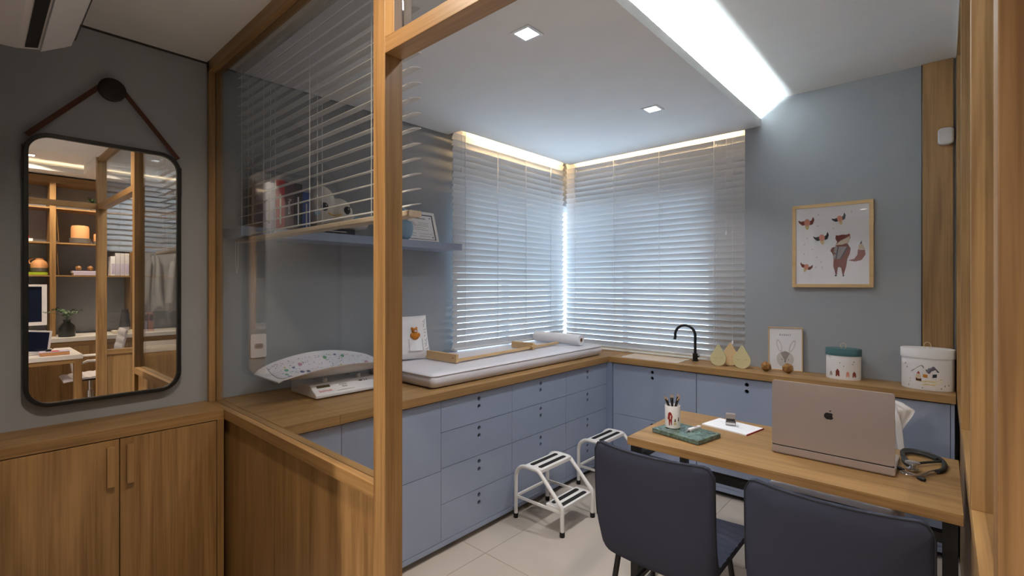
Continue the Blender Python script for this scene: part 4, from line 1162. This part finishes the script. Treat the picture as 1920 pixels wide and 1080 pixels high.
for c, d_ in (((-.128, 2.480, DZ + .008), (.010, -.010)), ((-.062, 2.404, DZ + .008), (.011, -.008))):
    obj('ear_tip', MB().tube([(c[0] - d_[0], c[1] - d_[1], c[2]), (c[0], c[1], c[2]), (c[0] + d_[0], c[1] + d_[1], c[2])], [.0065, .0080, .0060], 10), 'rubber', sth, smooth=True)

# ------------------------------------------------------------------ white chair behind the desk with coat
wc = thing('white_armchair', 'white chair behind the desk, mostly hidden by the laptop', 'chair', (-.42, 2.9, 0))
obj('seat', cushion(-.68, -.17, 2.66, 3.10, .415, .475, r=.05), 'vinyl', wc, smooth=True, sharp=80)
def wback(u, v, s):
    x = -.425 + (u - .5) * .48; y = 3.12 + .03 * v + s * .018 + .03 * (1 - (2 * u - 1) ** 2)
    return (x, y, .44 + v * .36)
obj('backrest', MB().grid(lambda u, v: wback(u, v, -1), 12, 8, lambda u, v: wback(u, v, 1)), 'vinyl', wc, smooth=True, sharp=60)
for x in (-.70, -.165):
    for y in (2.70, 3.08):
        obj('leg', MB().lathe([(.016, 0), (.024, .40), (.026, .43)], (x, y, 0), 16), 'tile', wc, smooth=True)
lc = thing('white_coat', 'white coat draped over the chair behind the laptop', 'coat', (-.25, 3.12, .47))
rows_ = [(-.200, .926, .93), (-.150, .911, .925), (-.106, .884, .915), (-.103, .876, .90), (-.112, .853, .86), (-.134, .812, .82), (-.150, .778, .78), (-.147, .735, .735), (-.141, .69, .69), (-.135, .62, .62), (-.130, .52, .52)]
def coat(u, v, s):
    f_ = v * (len(rows_) - 1); i_ = min(len(rows_) - 2, int(f_)); t_ = f_ - i_
    xr, zr, zl = [rows_[i_][k] * (1 - t_) + rows_[i_ + 1][k] * t_ for k in range(3)]
    x = -.46 + u * (xr + .46); z = zl + (zr - zl) * u
    fold = (.016 * math.sin(u * 26 + v * 4) + .007 * math.sin(u * 61 - v * 5)) * min(1, .15 + v * 1.4)
    edge = .03 * max(0, u - .8) * 5 * max(0, .45 - v)
    return (x, 3.045 + fold + edge + s * .003, z)
obj('cloth_panel', MB().grid(lambda u, v: coat(u, v, -1), 48, 30, lambda u, v: coat(u, v, 1)), 'cloth', lc, smooth=True, sharp=80)
obj('lapel', MB().add([(-.172, 3.018, .905), (-.150, 3.016, .80), (-.140, 3.012, .69), (-.165, 3.010, .69), (-.175, 3.012, .80), (-.172, 3.028, .905), (-.150, 3.026, .80), (-.140, 3.022, .69), (-.165, 3.020, .69), (-.175, 3.022, .80)], [(0, 1, 2, 3, 4), (9, 8, 7, 6, 5), (0, 5, 6, 1), (1, 6, 7, 2), (2, 7, 8, 3), (3, 8, 9, 4), (4, 9, 5, 0)]), 'cloth', lc, .002)

# ------------------------------------------------------------------ navy visitor chairs
def visitor_chair(label, x, y, rz=0.0):
    t = thing('visitor_chair', label, 'chair', (x, y, 0), rz, group='navy upholstered chairs at the desk', local=True)
    w, zb, zt, rc = .478, .410, .858, .040
    # local: faces +y, backrest at y=0
    def back(u, v, s):
        wv = w
        xx = (u - .5) * wv
        e = abs(xx) - (wv / 2 - rc)
        dropz = rc - math.sqrt(max(0, rc * rc - e * e)) if e > 0 else 0
        e2 = abs(xx) - (wv / 2 - .065)
        liftz = .065 - math.sqrt(max(0, .065 ** 2 - e2 * e2)) if e2 > 0 else 0
        z = zb + liftz + (zt - zb - dropz - liftz) * v
        bow = -.055 * (1 - (2 * u - 1) ** 2) * (.45 + .55 * v)
        rake = -.012 * v + .03 * (1 - v) ** 6
        edge = max(abs(2 * u - 1) ** 6, abs(2 * v - 1) ** 8 if v > .5 else 0)
        return (xx, bow + rake + s * (.024 - .013 * edge), z)
    bk = obj('backrest', MB().grid(lambda u, v: back(u, v, -1), 28, 20, lambda u, v: back(u, v, 1)), 'navy', t, smooth=True, sharp=75)
    pipe = [back(0, v / 10, -.9) for v in range(2, 11)] + [back(u / 28, 1, -.9) for u in range(1, 29)] + [back(1, v / 10, -.9) for v in range(9, 1, -1)]
    obj('piping', MB().tube(pipe, .0032, 6), 'navy2', bk, smooth=True)
    def seat(u, v, s):
        xx = (u - .5) * .455; yy = .045 + v * .41
        e = max(abs(2 * u - 1) ** 6, abs(2 * v - 1) ** 8)
        rib = .006 * abs(math.sin(v * PI * 9)) ** .5
        if s > 0: return (xx, yy, .475 - .022 * e + rib + .008 * abs(2 * u - 1) ** 2)
        return (xx * .97, yy, .415 + .012 * e)
    obj('seat', MB().grid(lambda u, v: seat(u, v, 1), 16, 54, lambda u, v: seat(u, v, -1)), 'navy', t, smooth=True, sharp=75)
    for sx in (-1, 1):
        obj('leg', MB().tube([(sx * .16, .04, .42), (sx * .195, -.03, .01), (sx * .195, -.03, 0)], .0115, 10), 'black', t, smooth=True)
        obj('leg', MB().tube([(sx * .16, .36, .42), (sx * .20, .42, .01), (sx * .20, .42, 0)], .0115, 10), 'black', t, smooth=True)
        obj('side_bar', MB().tube([(sx * .178, .0, .20), (sx * .18, .39, .20)], .008, 8), 'black', t, smooth=True)
    obj('cross_bar', MB().tube([(-.179, .002, .20), (.179, .002, .20)], .008, 8), 'black', t, smooth=True)
    obj('under_frame', B(-.17, .17, .04, .36, .400, .416), 'black', t)
    return t
visitor_chair('navy upholstered chair on the left, fully seen from behind', -.833, 1.735)
visitor_chair('navy upholstered chair on the right, below the laptop', -.254, 1.735)

# ------------------------------------------------------------------ step stools
def step_stool(x, y, label):
    t = thing('step_stool', label, 'step stool', (x, y, 0), group='white two-step stools by the drawer units', local=True)
    D, Wd, zt = .365, .33, .345
    r = .0125
    for yy in (0, Wd):
        P = [(0, yy, .012), (0, yy, .255)]
        for i in range(7):
            a = R(180 - 90 * i / 6); P.append((.085 + .085 * math.cos(a), yy, .26 + .085 * math.sin(a)))
        P.append((.135, yy, .345))
        for i in range(6):
            a = R(90 - 48 * i / 5); P.append((.165 + .05 * math.cos(a) * 1.0, yy, .295 + .05 * math.sin(a)))
        P.append((D - .022, yy, .19))
        for i in range(4):
            a = R(35 - 35 * i / 3); P.append((D - .05 + .05 * math.cos(a), yy, .150 + .05 * math.sin(a)))
        P.append((D, yy, .012))
        obj('side_frame', MB().tube(P, r, 12), 'tube', t, smooth=True)
        obj('brace', B(0, D, yy - .006, yy + .006, .132, .146), 'tube', t)
        for xx in (0, D):
            obj('rubber_foot', MB().lathe([(.014, 0), (.0155, .004), (.0155, .028), (.013, .030)], (xx, yy, 0), 14), 'rubber', t, smooth=True)
    for x0, x1, z in ((.070, .205, zt), (D - .125, D - .004, .155)):
        st = obj('step', MB().prism(rrect(x0, x1, .0, Wd, .01, 3), 2, z - .014, z + .008), 'tube', t, .002)
        for a in (.14, .62):
            xx = x0 + (x1 - x0) * a
            obj('grip_strip', MB().prism(rrect(xx, xx + .030, .03, Wd - .03, .012, 4), 2, z + .008, z + .0105), 'rubber', st)
    obj('rear_bar', B(-.006, .006, 0, Wd, .132, .146), 'tube', t)
    return t
step_stool(-2.045, 2.322, 'white two-step stool nearest the navy chair')
step_stool(-2.035, 3.020, 'white two-step stool further back by the desk corner')

# ------------------------------------------------------------------ neighbouring office (seen in the mirror)
bc = thing('bookcase', 'tall open oak bookcase on the office wall in the mirror', 'bookcase', (2.7, 1.0, .85))
BY = [-.55, .735, 1.83]
ZSv = [2.80, 2.44, 2.01, 1.605]
obj('top_board', B(XBK, XBW, -1.6, 1.56, 2.74, 2.82), WY, bc)
for y in (-.55, .72, 1.505):
    obj('upright', B(XBK, XBW - .03, y, y + .055, .85, 2.74), WZ, bc)
for z in ZSv[1:]:
    obj('shelf', B(XBK + .01, XBW, -1.6, 1.505, z - .018, z), WY, bc)
obj('back_panel', B(XBW - .012, XBW - .002, -1.6, 1.56, .86, 2.74), 'wall', bc)
obj('brass_rod', MB().tube([(XBK - .004, .80, ZSv[2]), (XBK + .10, .79, ZSv[1] - .02)], .004, 6).tube([(XBK - .004, .80, ZSv[3]), (XBK + .10, .79, ZSv[2] - .02)], .004, 6), 'brass', bc)
XCF = 2.25
lc_ = thing('office_counter', 'long white-topped oak cupboard under the office bookcase', 'sideboard', (2.58, 1.0, 0))
obj('top', B(XCF, XBW - .012, -2.0, 3.7, .80, .85), 'stone', lc_, .002)
obj('carcass', B(XCF + .03, XBW - .012, -2.0, 3.7, .06, .80), WY, lc_)
for i in range(8):
    obj('door', B(XCF + .012, XCF + .03, -1.99 + i * .71, -1.29 + i * .71, .07, .74), WZ, lc_, .001)
obj('plinth', B(XCF + .08, XBW - .012, -2.0, 3.7, 0, .06), 'plinth', lc_)
# office desk
od = thing('office_desk', 'white-topped office desk with oak legs in the mirror', 'desk', (1.6, .2, 0))
obj('top', B(1.23, 2.10, -.7, .85, .705, .75), 'stone', od, .002)
for x in (1.24, 2.03):
    for y in (-.68, .78):
        obj('leg', B(x, x + .065, y, y + .065, 0, .705), WZ, od)
obj('apron', B(1.25, 1.27, -.62, .78, .66, .705), WY, od)
obj('modesty_panel', B(1.75, 1.77, -.62, .40, .12, .66), WZ, od)
od2 = thing('side_table', 'small pale side table at the right in the mirror', 'table', (1.5, 1.3, 0))
obj('top', B(1.15, 1.45, 1.30, 1.515, .71, .75), 'stone', od2, .002)
for x in (1.16, 1.38):
    for y in (1.31, 1.445):
        obj('leg', B(x, x + .06, y, y + .06, 0, .71), WZ, od2)

def pitcher(x, y, z, s, label, handle=True, group=None):
    t = thing('clay_pitcher' if handle else 'clay_jar', label, 'jug' if handle else 'jar', (x, y, z), group=group)
    obj('base', MB().lathe([(.062 * s, z), (.070 * s, z + .006), (.070 * s, z + .045 * s)], (x, y, 0), 24), 'clay', t, smooth=True)
    prof_ = [(.070 * s, z + .045 * s), (.070 * s, z + .085 * s), (.058 * s, z + .115 * s), (.034 * s, z + .135 * s), (.036 * s, z + .152 * s), (.030 * s, z + .152 * s)] if handle else [(.060 * s, z + .045 * s), (.060 * s, z + .135 * s), (.054 * s, z + .152 * s), (.03 * s, z + .156 * s)]
    obj('body', MB().lathe(prof_, (x, y, 0), 24), 'terra', t, smooth=True)
    if handle:
        P = [(x, y - .045 * s - .038 * s * math.sin(R(a)), z + (.115 + .03 * math.cos(R(a))) * s) for a in range(0, 181, 15)]
        obj('handle', MB().tube(P, .008 * s, 8), 'terra', t, smooth=True)
    return t
xs_ = XBK + .13
pitcher(xs_, .64, ZSv[3] + .0365, 1.12, 'terracotta jug on a lime book in the mirror')
pitcher(xs_, 1.015, ZSv[2] + .0008, 1.5, 'tall terracotta jar with grey foot in the mirror', False)
pitcher(xs_, 1.20, ZSv[2] + .0008, .9, 'small terracotta jar beside the oak post in the mirror', False)
def flat_book(mat, y0, y1, z0, h_, label, x0=XBK + .03, x1=XBK + .22):
    t = thing('book', label, 'book', ((x0 + x1) / 2, (y0 + y1) / 2, z0), group='books in the mirrored bookcase')
    obj('pages', B(x0 + .004, x1 - .004, y0 + .003, y1 - .003, z0 + .002, z0 + h_ - .002), 'pages', t)
    obj('cover', B(x0, x1, y0, y1, z0, z0 + .002).box(x0, x1, y0, y1, z0 + h_ - .002, z0 + h_).box(x0, x0 + .003, y0, y1, z0, z0 + h_), mat, t)
    return t
flat_book('bgrn', .40, .705, ZSv[3] + .0008, .035, 'lime green book lying under the terracotta jug')
flat_book('paper', .40, .575, ZSv[2] + .0008, .036, 'white book lying under the red book in the mirror')
flat_book('bred', .40, .545, ZSv[2] + .036, .030, 'red book lying on a white book in the mirror')
flat_book('blil', .94, 1.17, ZSv[3] + .0008, .030, 'lower lilac book under the wooden balls in the mirror')
flat_book('blil', .93, 1.17, ZSv[3] + .030, .030, 'upper lilac book carrying two wooden balls in the mirror')
for y, lb in ((1.00, 'left wooden ball on the lilac books in the mirror'), (1.115, 'right wooden ball on the lilac books in the mirror')):
    o = facet_ball(xs_, y, .036, lb, y); o.location.z = ZSv[3] + .060; o['group'] = 'wooden balls in the mirrored bookcase'
for i, lb in enumerate(('first pale journal in the mirrored upright row', 'second lilac journal in the mirrored upright row', 'third lilac journal in the mirrored upright row', 'last lilac journal in the mirrored upright row')):
    y0 = 1.305 + i * .049
    t = thing('journal', lb, 'book', (XBK + .12, y0 + .03, ZSv[3]), group='journals upright in the mirrored bookcase')
    obj('cover', B(XBK + .02, XBK + .22, y0, y0 + .046, ZSv[3] + .0008, ZSv[3] + (.255 if i == 0 else .30)), 'paper' if i == 0 else 'lgrey', t, .002)
    obj('spine_band', B(XBK + .0185, XBK + .021, y0 + .004, y0 + .042, ZSv[3] + .02, ZSv[3] + .16), 'blil', t)
# plant in a dark vase on the counter
vx, vy, vz = 2.42, .86, .85
vp = thing('vase_with_branches', 'dark glass vase with eucalyptus branches in the mirror', 'plant', (vx, vy, vz))
obj('vase', MB().lathe([(.075, vz), (.08, vz + .006), (.08, vz + .11), (.07, vz + .14), (.036, vz + .175), (.034, vz + .20), (.042, vz + .212), (.036, vz + .212)], (vx, vy, 0), 28), 'vase', vp, smooth=True)
def branches(t, base, n, spread, hgt, leaf=.022, mat='leaf'):
    stem = MB(); lv = MB()
    for i in range(n):
        a = 2 * PI * i / n + random.uniform(-.3, .3); s = spread * random.uniform(.6, 1.0); hh = hgt * random.uniform(.6, 1.0)
        P = [(base[0] + math.cos(a) * s * u ** 1.3, base[1] + math.sin(a) * s * u ** 1.3, base[2] + hh * math.sin(u * 1.8)) for u in [k / 7 for k in range(8)]]
        stem.tube(P, .0018, 5)
        for p in P[2:]:
            for sgn in (-1, 1):
                d = Vector((random.uniform(-1, 1), random.uniform(-1, 1), random.uniform(-.2, 1))).normalized()
                w_ = d.cross(Vector((0, 0, 1))).normalized() if abs(d.z) < .95 else Vector((1, 0, 0))
                c = Vector(p); L = leaf * random.uniform(.8, 1.4)
                lv.add([c, c + d * L * .5 + w_ * L * .4, c + d * L, c + d * L * .5 - w_ * L * .4], [(0, 1, 2, 3)])
    obj('stem', stem, 'leaf', t); o = obj('foliage', lv, mat, t); tag(o, kind='stuff')
branches(vp, (vx, vy, vz + .20), 8, .20, .13, .035)
for (y, z, lb) in ((1.15, ZSv[1], 'small leafy plant on the upper shelf by the post'), (.47, ZSv[1], 'dark foliage plant at the mirror left edge')):
    t = thing('potted_plant', lb, 'plant', (xs_, y, z))
    obj('pot', MB().lathe([(.03, z + .001), (.045, z + .07), (.04, z + .07), (.028, z + .01)], (xs_, y, 0), 20), 'clay', t, smooth=True)
    branches(t, (xs_, y, z + .06), 6, .08, .10, .035)
# framed screen on the wall (left in the mirror)
fs_ = thing('wall_screen', 'white framed dark screen at the left edge in the mirror', 'screen', (2.55, .45, 1.0))
obj('frame', ring_prism([(.10, 1.0), (.69, 1.0), (.69, 1.49), (.10, 1.49)], [(.13, 1.04), (.645, 1.04), (.645, 1.465), (.13, 1.465)], 0, XBK - .06, XBK - .02), 'plastic', fs_)
obj('display', B(XBK - .05, XBK - .025, .12, .655, 1.03, 1.475), 'screen', fs_)
obj('bracket', B(XBK - .02, XBW - .01, .30, .40, 1.2, 1.3), 'darkgrey', fs_)
# monitor, book and glasses on the office desk
mn = thing('desk_tablet', 'white framed tablet on the office desk in the mirror', 'tablet', (1.55, .42, .75))
mm = Matrix.Translation((1.55, .42, .764)) @ Matrix.Rotation(R(-6), 4, 'X')
obj('case', B(-.01, .01, -.12, .20, 0, .25).xf(mm), 'plastic', mn, .003)
obj('display', B(-.0115, -.0095, -.10, .18, .03, .235).xf(mm), 'screen', mn)
ob = thing('book', 'thick orange-edged book on the office desk in the mirror', 'book', (1.40, .64, .75))
obj('pages', B(1.31, 1.47, .535, .755, .752, .785), 'terra', ob)
obj('cover', B(1.305, 1.475, .53, .76, .785, .79).box(1.305, 1.475, .53, .76, .75, .752), 'blil', ob)
obj('cover_print', B(1.33, 1.45, .62, .68, .79, .7908), 'bred', ob)
pc = thing('desk_clip', 'small black clip on the mirrored office book', 'clip', (1.40, .60, .791))
obj('body', B(1.38, 1.42, .58, .62, .791, .811), 'black', pc, .002)
obj('arm', MB().tube([(1.39, .62, .805), (1.38, .64, .825)], .003, 6), 'black', pc)
pp_ = thing('papers', 'loose papers on the office desk in the mirror', 'papers', (1.7, .6, .75))
obj('sheet', B(1.55, 1.85, .50, .80, .75, .7515), 'paper', pp_)
obj('printed_lines', MB().box(1.60, 1.80, .60, .605, .7515, .752).box(1.60, 1.80, .65, .655, .7515, .752).box(1.60, 1.80, .70, .72, .7515, .752), 'ink', pp_)
# white ribbed office chairs
def office_chair(x, y, rz, label):
    t = thing('office_chair', label, 'office chair', (x, y, 0), rz, group=None, local=True)
    def shell(u, v, s):
        xx = (u - .5) * .46
        if v < .5:
            yy = .24 - v * 2 * .44; zz = .47 + .02 * (1 - v * 2) ** 3 * -1
        else:
            k_ = (v - .5) * 2; yy = -.20 - .10 * k_; zz = .47 + .50 * k_
        rib = .007 * abs(math.sin(v * PI * 12))
        nrm = (0, .3, 1) if v < .5 else (0, 1, .2)
        return (xx, yy + nrm[1] * (s * .008 + rib * (s > 0)), zz + nrm[2] * (s * .008 + rib * (s > 0)))
    obj('seat_shell', MB().grid(lambda u, v: shell(u, v, 1), 8, 72, lambda u, v: shell(u, v, -1)), 'vinyl', t, smooth=True, sharp=70)
    for sx in (-1, 1):
        obj('armrest', MB().tube([(sx * .25, .12, .48), (sx * .27, .14, .62), (sx * .27, .05, .66), (sx * .27, -.14, .66), (sx * .24, -.22, .60)], .014, 8), 'tube', t, smooth=True)
    obj('gas_lift', MB().lathe([(.03, .12), (.03, .30), (.018, .30), (.018, .44)], (0, 0, 0), 16), 'steel', t, smooth=True)
    obj('mechanism', B(-.09, .09, -.10, .10, .42, .455), 'black', t, .006)
    for i in range(5):
        a = 2 * PI * i / 5
        obj('base_arm', MB().tube([(0, 0, .12), (.28 * math.cos(a), .28 * math.sin(a), .07)], [.022, .014], 8), 'steel', t, smooth=True)
        obj('castor', MB().lathe([(.02, 0), (.026, .01), (.026, .04), (.02, .05)], (.28 * math.cos(a), .28 * math.sin(a), 0), 12), 'black', t, smooth=True)
    return t
office_chair(1.60, .96, R(182), 'white ribbed swivel chair at the office desk in the mirror')
# white shell chair at the right
sc2 = thing('shell_chair', 'white moulded shell chair at the right in the mirror', 'chair', (.75, 1.72, 0), R(-100), local=True)
def sh(u, v, s):
    a = (u - .5) * PI * 1.15
    k_ = v
    r_ = .25 + .05 * k_
    return (math.sin(a) * r_ * (1 + s * .012), -math.cos(a) * r_ * (1 + s * .012) + .02, .40 + k_ * (.40 * (.45 + .55 * math.cos(a * .8))))
obj('shell', MB().grid(lambda u, v: sh(u, v, -1), 28, 10, lambda u, v: sh(u, v, 1)), 'vinyl', sc2, smooth=True, sharp=70)
obj('seat_pad', MB().lathe([(.20, .38), (.24, .40), (.24, .43), (.2, .445)], (0, .02, 0), 28), 'vinyl', sc2, smooth=True)
for i in range(4):
    a = R(45 + 90 * i)
    obj('leg', MB().tube([(.10 * math.cos(a), .10 * math.sin(a), .39), (.24 * math.cos(a), .24 * math.sin(a), 0)], .013, 8), WZ, sc2, smooth=True)
# white coats on the office wall, board behind them
wbd = solo('white_board', B(XBW - .008, XBW - .001, 1.60, 2.9, 1.10, 2.3), 'plastic', 'pale wall board behind the hanging coats in the mirror', 'board')
def hang_coat(y, w_, label, ph):
    t = thing('hanging_coat', label, 'coat', (XBW - .08, y, 1.05), group='white coats hanging in the mirror')
    def ct(u, v, s):
        yy = y + (u - .5) * w_ * (.45 + .55 * v ** .6)
        return (XBW - .075 + s * (.018 + .012 * math.sin(u * 17 + ph)) , yy + .01 * math.sin(v * 7 + ph), 1.90 - v * (.78 + .05 * math.sin(u * 6 + ph)))
    obj('cloth', MB().grid(lambda u, v: ct(u, v, -1), 24, 14, lambda u, v: ct(u, v, 1)), 'cloth', t, smooth=True, sharp=80)
    obj('hook', MB().tube([(XBW - .010, y, 1.93), (XBW - .06, y, 1.91), (XBW - .075, y, 1.93)], .006, 8), 'steel', t)
    obj('sleeve', MB().tube([(XBW - .10, y - w_ * .25, 1.82), (XBW - .12, y - w_ * .42, 1.5), (XBW - .12, y - w_ * .5, 1.22)], [.04, .05, .055], 10), 'cloth', t, smooth=True)
    return t
hang_coat(1.83, .24, 'white coat hanging on the left in the mirror', .3)
hang_coat(2.12, .22, 'white coat hanging on the right in the mirror', 1.7)
# speaker-like lamp and books on the counter
cl = thing('cone_lamp', 'dark cone-shaped lamp on white stand in the mirror', 'lamp', (2.45, 1.43, .85))
obj('stand', MB().lathe([(.05, .885), (.045, .93)], (2.45, 1.43, 0), 20), 'plastic', cl, smooth=True)
obj('cone', MB().lathe([(.062, .93), (.035, 1.16), (.01, 1.162)], (2.45, 1.43, 0), 24), 'darkgrey', cl, smooth=True)
fb = flat_book('pages', 1.30, 1.52, .85, .035, 'pale book lying under the cone lamp in the mirror', 2.36, 2.55)
fb['group'] = 'books on the office counter'
for i, lb in enumerate(('pink journal standing left on the office counter', 'pink journal standing right on the office counter')):
    y0 = 1.60 + i * .065
    t = thing('journal', lb, 'book', (2.48, y0 + .03, .85), group='books on the office counter')
    obj('cover', B(2.38, 2.58, y0, y0 + .058, .85, 1.10), 'pinkp' if i else 'blil', t, .002)
    obj('spine_band', B(2.3785, 2.381, y0 + .004, y0 + .054, 1.0, 1.08), 'bpur', t)
